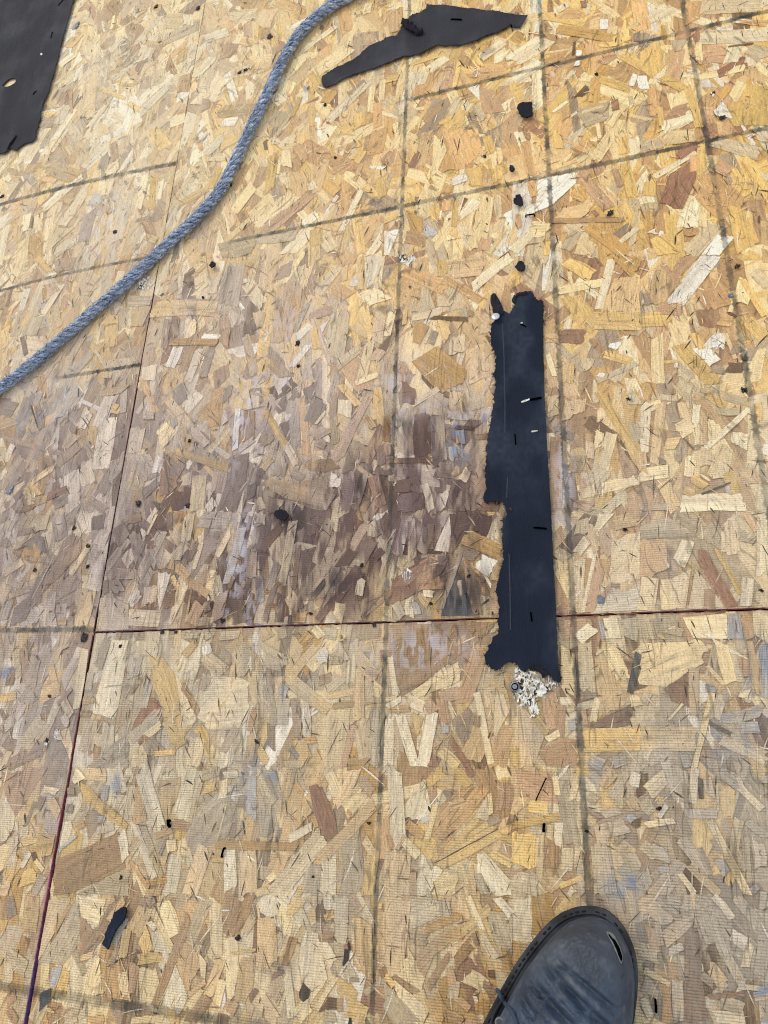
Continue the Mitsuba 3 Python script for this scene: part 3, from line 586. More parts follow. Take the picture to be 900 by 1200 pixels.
0 750|590 60 540 480 60 c;P p 720 0 780 0 710 210 660 180;P c 780 0 900 0 860 300 810 560 640 510 700 300;P c 720 570 800 600 800 720 700 830;640 560 600 780 100 n;700 660 680 740 70 n;P n 800 720 900 640 900 900 600 900;570 425 655 420 50 o;560 515 640 520 45 q;630 230 610 350 60 n;500 340 400 450 25 q;420 290 470 460 25 q;430 400 500 530 60 y;80 200 60 320 60 m;250 130 210 330 80 n;350 180 400 400 50 n;110 60 120 260 60 k;530 140 420 350 60 k;300 560 160 760 110 k;300 760 40 890 90 p;100 560 20 620 70 s;150 440 90 540 80 k;0 410 110 390 60 y;440 530 470 590 50 s;390 640 420 700 40 w;160 40 170 170 60 p;60 780 20 870 50 k
150 750|P s 600 250 800 270 850 300 840 560 780 620 580 640 480 540 540 360;P y 150 110 240 120 320 230 480 560 320 790 270 640 210 400 160 300;P s 330 230 420 400 480 560 380 640 370 480;P y 450 640 510 580 570 670 570 860 530 700;490 680 440 890 110 s;P r 60 520 160 400 210 420 240 570 120 830 20 640;200 520 10 700 70 y;230 590 130 670 50 s;180 800 330 790 40 y;400 700 310 760 50 y;70 750 80 890 110 s;130 700 200 790 110 p;380 320 490 510 40 q;760 610 660 790 60 n;770 680 770 850 60 k;150 310 110 480 40 c;50 455 100 460 40 o;490 300 540 330 60 o;540 120 680 230 110 n;540 30 560 100 70 w;760 60 820 240 110 k;890 480 850 640 40 p;700 700 680 890 110 c;880 680 850 880 90 n;190 10 160 110 70 s;60 120 40 260 90 k;60 310 10 380 30 m;840 30 850 200 80 k;470 20 390 110 50 n
300 750|P s 400 530 540 490 660 480 650 600 590 890 480 890 420 690;P y 190 270 260 230 540 470 480 530 250 360;420 40 260 230 60 n;10 20 180 120 50 k;690 10 660 300 60 c;490 400 690 360 50 y;540 465 690 450 45 g;760 435 890 420 45 g;P n 700 30 880 240 800 300 700 180;770 210 850 240 60 o;720 200 720 560 90 n;690 600 610 890 50 p;P n 700 620 800 560 830 890 740 830;700 640 740 840 40 s;830 480 850 890 60 k;270 400 290 690 60 p;340 440 360 680 60 c;450 80 480 150 90 w;560 110 540 170 120 k;570 20 640 140 40 k;600 260 500 350 110 k;480 240 480 310 90 p;300 700 350 860 100 y;240 760 290 830 40 m;340 700 420 700 50 o;60 130 200 170 110 k;170 320 220 370 80 l;80 320 130 600 60 k;50 430 50 560 90 n;10 760 70 860 60 y;200 880 300 870 60 y;640 850 800 860 60 g;200 400 180 600 80 k;820 330 880 380 90 s
450 750|110 520 220 890 70 c;340 520 270 890 85 c;P y 190 510 280 540 240 670 220 650;40 540 30 890 70 s;90 560 110 780 60 n;P s 140 390 520 150 530 290 250 400 190 420;300 420 360 510 80 p;390 400 530 370 90 p;P m 480 560 600 470 640 540 600 700 540 720;680 60 560 440 120 p;650 370 750 870 50 s;P s 780 390 840 380 880 500 780 690 770 640;P n 680 350 780 330 770 520 720 470;20 470 120 410 40 c;10 420 90 400 30 y;30 490 180 480 50 o;190 430 280 470 80 s;400 780 520 890 80 y;460 690 590 890 50 r;370 820 330 890 60 r;690 620 600 840 150 n;860 600 790 890 120 o;660 530 660 610 50 q;430 590 430 650 50 l;40 110 80 390 40 s;400 420 430 590 70 p
600 750|P n 580 110 700 150 760 310 830 430 610 550;680 30 790 280 110 s;390 60 400 370 110 s;510 20 530 350 110 s;260 390 300 620 110 p;350 450 340 680 60 p;330 650 240 700 50 s;P r 520 610 830 450 860 490 840 590 730 620;P y 490 620 900 610 900 780 510 790;890 90 830 370 50 d;850 90 830 250 40 r;P p 180 790 330 680 460 700 460 890 240 890;P n 0 400 100 500 240 650 150 890 0 900;160 540 250 660 60 y;390 490 440 470 50 s;600 410 570 580 50 s;420 560 430 640 50 l;510 400 600 380 40 m;490 480 510 600 60 p;550 830 640 880 90 k;800 830 700 870 80 k;830 430 900 420 80 s;590 100 660 50 20 s;20 730 20 890 60 y
750 750|P s 0 20 380 10 450 160 340 220 190 330 0 310;880 40 870 400 70 l;770 10 840 380 50 n;640 20 710 300 50 s;P s 520 0 620 30 690 280 600 320 560 200;380 10 440 100 90 s;P y 0 610 400 610 390 780 0 780;370 200 380 520 60 n;400 200 400 420 30 n;P r 160 350 340 230 350 480 220 420;P p 570 360 630 340 650 410 590 440;P k 560 520 880 450 840 540 690 590 560 580;700 620 840 610 80 l;P s 700 370 780 340 760 430 690 400;470 570 640 660 30 b;570 700 900 860 70 k;640 670 890 800 40 n;460 330 520 340 60 l;470 180 600 320 30 s;P s 550 370 600 450 560 560 490 560 500 430;510 370 380 900 45 s;0 350 120 480 10 s;430 770 520 780 100 p;300 790 340 890 60 l;150 500 170 600 80 k;300 450 200 560 16 s;60 370 30 440 60 s;730 80 740 240 90 p
0 900|P p 0 40 240 0 330 0 100 350 30 540 60 430 90 330 30 180;P c 40 200 100 340 90 420 30 520 0 520 0 300;P q 400 640 600 560 830 450 880 700 500 880 370 900;P y 560 100 620 130 720 240 800 290 900 400 880 440 730 340 580 230;800 0 840 170 100 c;P s 810 190 900 190 900 360 820 300;P c 440 380 490 370 530 470 410 600;530 480 410 580 20 l;250 540 370 540 160 y;310 150 400 170 50 s;350 220 410 330 70 n;470 160 520 165 50 q;460 280 510 290 60 m;530 420 590 390 50 o;680 440 800 410 50 k;740 120 730 220 50 l;680 360 730 360 50 l;860 70 900 80 50 y;300 200 260 290 40 m;170 410 160 490 60 s;100 480 70 690 60 k;140 520 240 490 70 y;150 780 250 750 110 y;130 640 40 780 90 y;230 590 245 640 35 b;210 590 150 700 30 c;850 460 880 640 60 c;P k 520 890 860 720 900 720 900 900;520 40 560 90 90 s;600 40 740 50 90 n;240 640 300 720 30 s;300 760 230 890 60 k;0 860 60 850 80 n
150 900|P k 460 200 700 170 760 260 700 480 440 600 400 500;90 0 220 430 105 c;P y 190 90 370 60 350 210 260 370 210 200;460 0 370 360 130 c;510 100 430 370 30 k;190 480 310 430 50 o;310 390 430 420 70 q;30 370 180 780 55 c;100 400 230 760 45 y;50 130 80 380 90 o;P l 830 60 900 60 900 370 820 300;830 580 840 890 140 n;710 570 720 850 90 c;620 540 1190 555 62 g;590 640 670 640 40 y;330 620 290 890 90 c;420 620 440 690 60 c;270 490 220 610 25 m;300 500 310 590 70 s;120 810 270 790 40 g;120 880 230 870 50 o;40 690 120 890 40 s;20 670 140 850 30 o;540 560 430 890 110 n;80 500 10 600 50 n;670 80 660 210 60 s;540 150 620 120 60 y;670 50 770 40 50 c;520 60 640 20 70 k;20 120 10 330 50 s;810 190 790 290 60 m
300 900|830 250 440 650 80 n;P s 430 420 500 530 260 830 250 900 120 900 80 850;P n 190 280 280 130 400 300 220 500 180 450;P o 370 350 410 320 440 410 420 420;P r 370 130 460 130 550 320 570 470 510 530 440 400 400 300;P n 600 20 740 0 680 150 570 290 540 220;750 150 620 300 120 s;230 500 390 410 60 c;510 30 570 180 80 s;460 60 500 140 40 n;280 110 330 190 40 o;650 490 680 880 170 k;510 640 510 890 100 c;400 680 380 890 110 k;760 500 820 600 60 s;830 560 780 890 90 y;580 570 590 760 40 n;640 300 680 340 30 o;60 690 60 800 60 k;170 610 100 760 110 n;P k 0 0 140 20 180 200 100 260 30 180;50 200 70 470 100 k;250 10 190 220 70 n;330 830 290 890 40 y;0 880 80 860 60 s;80 790 130 750 50 s;740 90 820 180 80 p
450 900|P n 0 580 190 590 180 900 0 900;70 0 100 560 105 c;P c 150 250 280 70 330 270 320 380 150 350;P y 450 0 570 0 630 110 560 140;P o 390 270 540 120 740 150 600 340 410 570 330 480;390 150 300 500 45 s;390 470 450 480 60 q;P y 610 360 800 410 680 520 360 660 480 520;P y 360 670 800 430 900 390 890 450 600 620 410 710;360 665 800 432 9 b;580 0 620 60 50 r;310 110 420 20 60 y;390 80 540 120 90 n;340 130 350 240 60 p;430 190 490 210 70 m;P k 720 200 740 380 620 360;740 180 750 330 35 s;730 390 820 350 50 m;850 110 840 300 110 p;P c 250 600 410 720 320 890 220 890;P s 330 820 420 730 520 760 500 890 330 890;530 680 600 890 50 s;P c 650 600 700 590 900 800 900 900 780 900 650 740;600 700 620 890 60 n;650 740 710 890 60 k;130 500 240 620 70 s;160 390 270 480 70 o;30 470 60 570 40 q;150 470 90 570 30 n;760 600 900 680 60 y;820 490 900 520 70 y;310 640 340 710 30 k;260 370 320 340 50 w;200 740 200 890 50 o;470 260 560 230 60 n
600 900|P p 20 10 280 20 330 250 60 210;P y 0 450 180 470 170 700 0 680;340 20 430 540 105 k;300 60 320 190 40 s;460 50 420 220 50 s;P y 0 380 340 310 340 370 60 420 0 430;110 260 260 290 90 y;0 260 90 270 130 n;330 380 330 560 60 c;P q 250 480 330 500 320 710 240 700;200 480 190 780 50 s;390 560 380 720 90 s;340 830 490 770 40 y;250 760 330 840 120 n;620 420 700 890 90 n;590 540 620 890 80 k;480 630 490 890 50 k;640 440 800 400 110 n;630 120 720 20 90 n;800 40 690 210 60 k;770 50 750 270 60 k;640 330 760 300 60 k;810 340 860 370 60 l;820 590 870 700 100 k;780 790 870 800 110 l;510 270 620 350 25 m;540 190 600 230 80 k;830 60 900 90 90 c;830 210 880 300 90 n;720 540 790 470 30 m;0 790 180 830 150 k;270 400 260 500 50 s;400 850 440 890 60 c;560 40 600 90 70 k
750 900|280 0 290 240 110 k;390 0 370 250 60 s;425 70 430 210 35 d;320 320 540 320 70 s;540 120 550 300 16 s;250 240 340 470 50 q;290 500 460 750 80 n;490 370 760 890 55 s;520 500 600 600 60 p;700 360 660 610 70 k;60 170 180 60 110 s;20 300 90 240 110 y;40 400 240 370 50 s;10 350 60 350 50 m;140 170 210 190 40 m;130 350 190 260 40 w;P o 40 890 240 640 330 680 250 830 200 900;130 720 200 700 50 l;280 740 390 890 40 s;340 680 560 890 60 n;560 30 720 130 90 k;700 130 860 290 50 s;690 60 740 190 30 s;770 60 880 180 60 k;470 60 500 200 60 n;760 500 770 720 90 k;560 650 610 740 60 l;830 520 850 700 80 n;20 540 120 640 80 k;60 560 200 620 90 k;790 830 820 870 60 l;420 560 490 740 40 p;20 720 60 840 80 k;760 380 890 480 60 k
0 1050|P s 550 0 740 20 690 200 570 150;P p 560 110 650 240 700 200 760 60 890 0 720 290 600 470 550 470;P k 500 60 550 40 560 330 440 480 260 470 400 270;P n 340 30 490 10 480 70 300 400 260 460;490 60 380 250 30 g;P s 690 420 710 620 700 780 540 760 600 560;P o 710 380 840 370 850 720 720 750;830 340 780 510 25 m;880 160 800 340 40 l;890 230 860 420 60 y;860 540 880 740 70 s;220 0 200 260 110 n;60 20 80 150 70 m;0 210 40 210 80 y;60 420 180 520 110 k;50 480 60 620 60 k;P d 280 680 350 650 350 740 270 820;620 880 720 870 70 g;520 780 520 890 150 k;300 740 230 890 90 k;40 760 110 690 60 p;60 800 110 890 60 p;560 440 650 410 40 n;400 500 360 640 60 l;870 20 760 180 50 n
150 1050|430 150 180 780 60 q;P c 160 270 200 240 310 360 230 590 220 470 240 400 180 390;P c 330 480 420 720 360 830 240 760;P o 380 320 450 350 510 480 400 700 340 460;160 90 300 370 50 s;140 180 190 230 40 c;P y 120 200 180 380 110 420 70 340;60 450 230 430 80 y;P s 70 520 190 510 220 620 170 760 80 760;130 80 30 260 110 n;240 40 320 270 110 s;560 20 430 310 90 k;P q 540 190 560 250 520 350 460 340;610 30 620 420 90 s;P s 490 400 550 470 540 590 510 560;650 450 560 700 70 n;720 300 740 720 100 s;P q 680 0 890 0 840 160 740 280 660 260;880 150 820 250 60 n;730 410 900 375 25 y;540 600 430 700 40 o;520 640 420 790 50 s;560 700 430 890 90 q;740 740 700 820 90 o;660 600 620 760 60 s;840 430 800 760 120 n;20 880 250 860 50 s;40 480 30 680 70 p;900 660 850 730 40 r;140 10 170 70 60 o
300 1050|P s 350 240 430 260 500 580 380 760 260 640 250 540;260 300 190 480 65 q;P r 120 540 190 510 200 540 110 600;P z 300 680 330 610 380 660 370 720 330 745 305 720;P z 620 380 655 380 650 450 610 500;440 60 450 180 65 b;480 160 550 120 50 y;450 290 550 290 70 q;P b 440 820 500 710 570 720 580 800 500 800;590 720 590 810 40 q;P y 560 570 660 610 710 680 700 740 570 700;640 780 780 850 140 y;560 570 420 800 40 s;P y 270 0 340 20 320 100 210 150 220 90;180 60 250 270 110 s;300 130 340 220 90 c;600 0 590 340 100 s;520 0 520 90 90 c;740 170 750 560 140 n;680 170 680 340 20 s;P k 650 450 710 570 610 570;650 590 720 590 30 m;220 560 250 850 60 c;190 570 120 720 110 n;440 320 540 480 90 s;70 150 80 500 140 n;380 750 290 850 110 s;880 500 900 570 60 q;880 100 880 420 60 n;520 810 520 890 80 k;60 760 140 880 90 n;160 0 230 70 70 c
450 1050|P n 0 0 190 30 150 360 130 520 0 580;P s 190 20 390 30 400 140 180 240;P g 220 420 470 200 580 270 350 420 280 580 230 500;520 140 290 240 60 g;740 90 550 240 70 y;590 0 690 240 50 s;690 270 800 470 70 k;P k 720 90 900 140 900 430 760 300;790 10 900 140 60 c;180 290 300 310 80 k;P s 160 350 290 580 270 680 60 540 140 510;P s 70 590 280 770 310 890 120 890;P k 0 610 60 660 260 890 60 900 0 800;460 410 310 640 50 q;660 280 500 470 80 q;450 500 480 620 60 o;580 560 720 640 110 s;500 580 480 730 80 k;330 700 410 860 120 g;420 820 560 880 60 q;520 720 600 800 50 o;830 480 890 500 70 g;750 520 760 580 50 b;10 560 70 640 40 y;420 30 430 140 80 k;700 620 800 680 60 q;640 800 740 760 90 g
750 1050|P r 320 230 450 230 430 500 480 880 330 890 310 560;260 590 270 890 80 k;190 620 180 890 60 q;330 170 170 310 110 n;200 400 300 350 60 k;60 60 200 180 100 n;70 210 100 370 70 p;120 180 150 350 40 k;0 380 140 430 110 k;30 520 210 620 40 s;90 610 60 700 120 n;20 720 80 860 60 s;420 110 250 180 70 n;400 50 500 330 110 k;500 140 600 430 70 k;640 270 760 350 90 c;780 330 740 500 60 s;870 260 840 560 90 k;520 0 650 160 50 s;680 10 890 250 80 k;840 30 890 80 110 k;480 710 740 690 40 r;560 730 720 800 100 k;520 850 740 860 90 s;750 640 900 670 40 s;800 710 900 700 60 n;680 640 750 620 80 k;500 500 600 640 90 n;440 560 520 620 60 m;300 30 390 60 110 n;0 80 110 30 120 n;850 880 900 880 50 l;410 130 430 160 40 l"""
# those that lie over their neighbours
ON_TOP = set('''P g 190 740 380 630 590 810 550 890 410 960 330 900;890 0 620 220 70 c;P w 420 0 570 0 540 50 310 345 190 315;P r 370 130 460 130 550 320 570 470 510 530 440 400 400 300;620 540 1190 555 62 g
P o 190 190 290 170 320 230 310 340 240 590 110 610 120 480 190 300;330 565 505 565 95 r;P s 430 420 500 530 260 830 250 900 120 900 80 850;P q 400 640 600 560 830 450 880 700 500 880 370 900;170 0 170 130 90 r
P y 560 100 620 130 720 240 800 290 900 400 880 440 730 340 580 230;70 0 100 560 105 c;110 520 220 890 70 c;340 520 270 890 85 c;P r 410 260 470 270 530 380 690 650 610 680 500 490 410 350;510 370 380 900 45 s;430 150 180 780 60 q
P r 360 230 400 310 390 370 300 570 140 520 210 320;530 680 800 880 100 g;P g 360 230 560 290 570 320 480 390 310 310;320 200 720 260 70 g;340 20 430 540 105 k;P w 180 360 440 310 450 380 280 540 90 620 90 560 170 520
P y 360 670 800 430 900 390 890 450 600 620 410 710;360 665 800 432 9 b;830 250 440 650 80 n;P p 760 80 820 90 740 240 620 500 560 550 520 520 600 380 690 190;P y 580 60 620 40 690 130 830 330 900 430 960 640 900 610 850 540 700 260
490 370 760 890 55 s;90 0 220 430 105 c;P y 190 270 260 230 540 470 480 530 250 360;230 650 800 640 35 q;650 370 750 870 50 s;890 90 830 370 50 d;P p 20 540 110 420 350 300 440 370 400 430 280 540 80 640 0 650;P r 60 530 150 420 300 340 250 440 170 510
P g 560 160 620 130 840 240 800 330 540 220;P w 690 300 800 340 740 460 640 390;170 375 620 365 110 y;300 600 620 605 50 g;280 110 550 430 60 y;60 180 210 440 50 y;590 0 720 150 50 y;330 470 720 600 55 y;P g 220 420 470 200 580 270 350 420 280 580 230 500'''.replace('\n', ';').split(';'))
hand = []
for row in HAND.strip().split('\n'):
    tile, rest = row.split('|')
    tx, ty = map(float, tile.split())
    for e in rest.split(';'):
        t = e.split()
        if t[0] == 'P':
            q = [xy(tx + float(a) / 6, ty + float(b) / 6) for a, b in zip(t[2::2], t[3::2])]
            hand.append((Polygon(q).area, q, None, t[1], e in ON_TOP))
        else:
            x1, y1, x2, y2, w = map(float, t[:5])
            a, b = (tx + x1 / 6, ty + y1 / 6), (tx + x2 / 6, ty + y2 / 6)
            A, B = xy(*a), xy(*b)
            # width across, measured along the picture's perpendicular
            d = np.array(b) - np.array(a)
            d = np.array([-d[1], d[0]]) / (np.linalg.norm(d) + 1e-9) * w / 12
            mpx = (np.array(a) + np.array(b)) / 2
            D = (B - A) / (np.linalg.norm(B - A) + 1e-9)
            W = abs(np.array([-D[1], D[0]]) @ (xy(*(mpx + d)) - xy(*(mpx - d))))
            q, ax = bar_outline(A, B, W)
            ax = ax if np.linalg.norm(B - A) > .8 * W else None
            hand.append((np.linalg.norm(B - A) * W, q, ax, t[5], e in ON_TOP))

# -- strands laid at random below, between and beside those
MEAN = math.pi / 2
wts_top = dict(w=4, c=11, s=24, y=24, g=8, o=7, q=5, p=6, n=16, k=6, m=1.5, r=2.5, b=1)
wts_low = dict(w=4, c=11, s=18, y=12, g=5, o=3, q=6, p=7, n=17, k=22, m=6, r=4, b=1.5)


def pick(y, n=1):
    t = np.clip((y - .1) / .9, 0, 1)
    w = np.array([wts_top.get(c, 0) * t + wts_low.get(c, 0) * (1 - t) for c in CODES])
    return int(RNG.choice(len(CODES), p=w / w.sum()))


X0, X1, Y0, Y1 = -1.62, .50, -.52, 1.95


def scatter(n, wmu, lmu, z0, z1, spread, uniform=.2, pals=None, **kw):
    for i in range(n):
        c = np.array([RNG.uniform(X0, X1), RNG.uniform(Y0, Y1)])
        if c[0] < x0 and c[1] > 1.76:
            continue
        ang = MEAN + RNG.normal(0, spread) if RNG.random() > uniform else RNG.uniform(0, math.pi)
        w, L = wmu * math.exp(RNG.normal(0, .38)), lmu * math.exp(RNG.normal(0, .4))
        L = max(L, 1.3 * w)
        d = np.array([math.cos(ang), math.sin(ang)]) * L / 2
        q, ax = bar_outline(c - d, c + d, w)
        z = z0 + (z1 - z0) * (i / n)
        lay(q, z, pick(c[1]) if pals is None else CODES.index(RNG.choice(list(pals))), axis=ax, **kw)


scatter(3400, .027, .095, .0000, .0003, .34, .15)
scatter(2600, .016, .066, .0003, .0005, .42, .2)
scatter(1400, .006, .036, .0005, .0006, .5, .25)
hand.sort(key=lambda h: -h[0] / (1, 4.5)[h[4]])
HR[0] = STRAND_ID[0] + 1
for i, (area, q, ax, c, _) in enumerate(hand):
    # large strands below, small ones on top
    lay(q, .0010 + .0006 * i / len(hand), CODES.index(c), axis=ax, tilt=RNG.normal(0, .0010, 2), rough=.0008, skirt=.0004)
HR[1] = STRAND_ID[0] + 1

def slivers(n, w, L, z0, z1, spread, pals, where=None):
    """Loose splinters and slits pressed into the face: slim pointed plates, two to a quad."""
    c = np.c_[RNG.uniform(X0, X1, n), RNG.uniform(Y0, Y1, n)]
    if where is not None:
        c = c[RNG.random(n) < where(c)]
    n = len(c)
    ang = np.where(RNG.random(n) < .7, MEAN + RNG.normal(0, spread, n), RNG.uniform(0, math.pi, n))
    ww, ll = w * np.exp(RNG.normal(0, .45, n)), L * np.exp(RNG.normal(0, .5, n))
    d = np.c_[np.cos(ang), np.sin(ang)]
    q = np.c_[-d[:, 1], d[:, 0]]
    bow = RNG.normal(0, .02, n) * ll
    z = RNG.uniform(z0, z1, n)
    row = []
    for t, k in ((-.5, .12), (-.2, .9), (.2, 1.0), (.5, .10)):
        mid = c + d * (ll * t)[:, None] + q * (bow * (1 - 4 * t * t))[:, None]
        for sgn in (-1, 1):
            row.append(np.c_[mid + q * (sgn * ww * k * .5)[:, None], z])
    v = np.stack(row, 1)
    pal = np.array([CODES.index(x) for x in RNG.choice(list(pals), n)])
    ids = STRAND_ID[0] + 1 + np.arange(n)
    STRAND_ID[0] += n
    uv = np.stack([np.stack([2.0 * pal + .02 + ll * (t + .5), ids + (.2 if sgn < 0 else .8)], 1) for t in (-.5, -.2, .2, .5) for sgn in (-1, 1)], 1)
    f = np.array([(0, 3, 1), (0, 2, 3), (2, 5, 3), (2, 4, 5), (4, 7, 5), (4, 6, 7)])
    sx = np.array([seam_x(y) for y in c[:, 1]])
    r = ll * .55 + .002
    ok = (np.abs(c[:, 0] - sx) > r) & ~((c[:, 0] > sx - r) & (np.abs(c[:, 1] - SEAM_Y) < r))
    side = np.where(c[:, 0] < sx, 'left', np.where(c[:, 1] > SEAM_Y, 'top', 'low'))
    for k in STRANDS:
        m_ = ok & (side == k)
        nn = m_.sum()
        STRANDS[k].append((0.0, v[m_].reshape(-1, 3), (f[None] + (np.arange(nn) * 8)[:, None, None]).reshape(-1, 3), uv[m_].reshape(-1, 2)))


slivers(8000, .0010, .016, .0010, .00175, .5, 'wccssynk')
slivers(12000, .0008, .010, .0011, .00175, .5, 'bbrbqzz')
slivers(700, .0030, .010, .0010, .0016, .6, 'rqpnkoyb')
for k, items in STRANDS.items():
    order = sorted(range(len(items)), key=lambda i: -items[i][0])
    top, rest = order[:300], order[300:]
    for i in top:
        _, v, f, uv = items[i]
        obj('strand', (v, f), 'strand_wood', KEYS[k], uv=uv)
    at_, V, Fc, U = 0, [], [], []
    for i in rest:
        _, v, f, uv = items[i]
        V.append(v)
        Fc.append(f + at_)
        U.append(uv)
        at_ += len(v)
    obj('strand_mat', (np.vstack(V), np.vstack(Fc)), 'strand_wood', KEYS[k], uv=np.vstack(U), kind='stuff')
ZS = .0018                                   # where loose things lie

# ------------------------------------------------------------------ torn wood fibre: pale splinters standing out of the board
def splinters(cx, cy, rx, ry, n, size, zmax=.004, seed=0, share=.6):
    """Ragged flat shreds and a few pointed splinters."""
    rg = np.random.default_rng(seed)
    V, Fc, a = [], [], 0
    for i in range(n):
        r, t = math.sqrt(rg.random()), rg.uniform(0, 2 * math.pi)
        c = at(cx + rx * r * math.cos(t), cy + ry * r * math.sin(t))
        c[2] = rg.uniform(.0012, zmax * .75)
        ang = rg.normal(math.pi * .55, .6)
        d = np.array([math.cos(ang), math.sin(ang), rg.normal(0, .08)])
        p = np.array([-d[1], d[0], rg.normal(0, .15)])
        if rg.random() < share:
            m_ = rg.integers(7, 12)
            th = np.sort(rg.uniform(0, 2 * math.pi, m_))
            rr = size * rg.uniform(.14, .44) * rg.uniform(.35, 1.15, m_)
            q = c + (rr * np.cos(th))[:, None] * d * 1.5 + (rr * np.sin(th))[:, None] * p * .8
        else:
            L, w = size * rg.uniform(.4, 1.5), size * rg.uniform(.06, .2)
            q = np.array([c - p * w / 2, c + p * w / 2, c + d * L * .6 + p * w * rg.uniform(.1, .5), c + d * L, c + d * L * .5 - p * w * rg.uniform(.3, .6)])
        q[:, 2] = np.clip(q[:, 2], .0011, zmax)
        k = len(q)
        m0 = q.mean(0)
        v = np.vstack([q, m0 + [0, 0, .0004], q - [0, 0, .0004]])
        e = np.arange(k)
        e2 = (e + 1) % k
        f = np.vstack([np.c_[e, e2, np.full(k, k)], np.c_[e, e + k + 1, e2 + k + 1], np.c_[e, e2 + k + 1, e2]])
        V.append(v)
        Fc.append(f + a)
        a += len(v)
    return np.vstack(V), np.vstack(Fc)


def torn(panel, label, *spots, mat='torn_wood', name='torn_fibre', **kw):
    V, Fc, a = [], [], 0
    for i, s in enumerate(spots):
        v, f = splinters(*s, seed=100 + i + int(s[0]), **kw)
        V.append(v)
        Fc.append(f + a)
        a += len(v)
    obj(name, (np.vstack(V), np.vstack(Fc)), mat, KEYS[panel], label=label, kind='stuff')


torn('low', 'dark shreds standing for shade between the torn fibres below the felt strip', (616, 806, 13, 14, 26, .007), (634, 808, 9, 8, 12, .006), (624, 826, 5, 8, 6, .005), zmax=.0032, mat='gap_shade_brown', name='gap_shade')  # dark shreds added to paint shade into the gaps between fibres
torn('low', 'white torn wood fibre below the lower end of the felt strip', (609, 790, 6, 8, 14, .008), (617, 803, 11, 13, 36, .010), (630, 808, 9, 11, 30, .010), (616, 818, 12, 6, 22, .009), (648, 805, 9, 5, 12, .006), (625, 833, 5, 8, 22, .008), (604, 817, 5, 4, 8, .006))
torn('top', 'white torn wood fibre around nails in the upper right board', (479, 305, 9, 6, 26, .010), (171, 331, 1, 1, 2, .004), (838, 404, 8, 10, 8, .008), (845, 125, 5, 8, 10, .007), (740, 468, 4, 2, 6, .006), (835, 111, 4, 3, 5, .006), (477, 673, 7, 6, 12, .006))
torn('left', 'white torn wood fibre around nails in the left board', (170, 331, 8, 8, 30, .008), (67, 862, 3, 5, 10, .006), (54, 871, 3, 3, 6, .006), (52, 462, 2, 3, 6, .006))

# ------------------------------------------------------------------ roofing felt
def fray(points, step=.004, amp=.0009, seed=1, straight=()):
    rg = np.random.default_rng(seed)
    P = np.array([xy(*p) for p in points])
    out = []
    for i in range(len(P)):
        a, b = P[i], P[(i + 1) % len(P)]
        L = np.linalg.norm(b - a)
        n = max(1, int(L / step))
        d = np.array([-(b - a)[1], (b - a)[0]]) / (L + 1e-9)
        k = .12 if i in straight else 1
        for j in range(n):
            out.append(a + (b - a) * j / n + d * rg.normal(0, amp * k * (1 if j else .4)))
    return np.array(out)


def sheet(outline, holes, height, thick=.0013, step=.0055):
    """A torn sheet with thickness: height(x, y) is its underside above the board."""
    poly = Polygon(outline, holes).buffer(0)
    if poly.geom_type != 'Polygon':
        poly = max(poly.geoms, key=lambda g: g.area)
    rings = [np.array(r.coords)[:-1] for r in (poly.exterior, *poly.interiors)]
    bx0, by0, bx1, by1 = poly.bounds
    gx, gy = np.meshgrid(np.arange(bx0, bx1, step), np.arange(by0, by1, step))
    gx = gx + (np.arange(gx.shape[0]) % 2)[:, None] * step / 2
    inner = poly.buffer(-step * .45)
    import shapely
    g_ = np.c_[gx.ravel(), gy.ravel()]
    g_ = g_[shapely.contains_xy(inner, g_[:, 0], g_[:, 1])]
    pts = np.vstack([*rings, g_])
    tri = Delaunay(pts).simplices
    cen = pts[tri].mean(1)
    tri = tri[shapely.contains_xy(poly, cen[:, 0], cen[:, 1])]
    a, b, c = pts[tri[:, 0]], pts[tri[:, 1]], pts[tri[:, 2]]
    s = (b - a)[:, 0] * (c - a)[:, 1] - (b - a)[:, 1] * (c - a)[:, 0]
    tri = tri[np.abs(s) > 1e-10]
    s = s[np.abs(s) > 1e-10]
    tri[s < 0] = tri[s < 0][:, ::-1]
    z = np.array([height(x, y) for x, y in pts])
    n = len(pts)
    v = np.vstack([np.c_[pts, z + thick], np.c_[pts, z]])
    edges = np.vstack([tri[:, [0, 1]], tri[:, [1, 2]], tri[:, [2, 0]]])
    es = {tuple(e) for e in edges}
    bd = np.array([e for e in es if (e[1], e[0]) not in es])
    f = np.vstack([tri, tri[:, ::-1] + n, np.c_[bd[:, 0], bd[:, 0] + n, bd[:, 1] + n], np.c_[bd[:, 0], bd[:, 1] + n, bd[:, 1]]])
    return v, f


def soft(P, amp, scale, seed, base=ZS, lift=None):
    poly = Polygon(P).buffer(0)
    ring = poly.exterior if poly.geom_type == 'Polygon' else poly.geoms[0].exterior

    def h(x, y):
        z = base + amp * meshkit.fbm(np.array([[x * scale, y * scale, seed * 3.3]]), 3, seed)[0]
        e = ring.distance(Point(x, y))
        z += .0024 * math.exp(-e / .007) * meshkit.noise(np.array([[x * 60, y * 60, 1.0]]), seed)[0]
        if lift:
            z += lift(x, y)
        return z
    return h


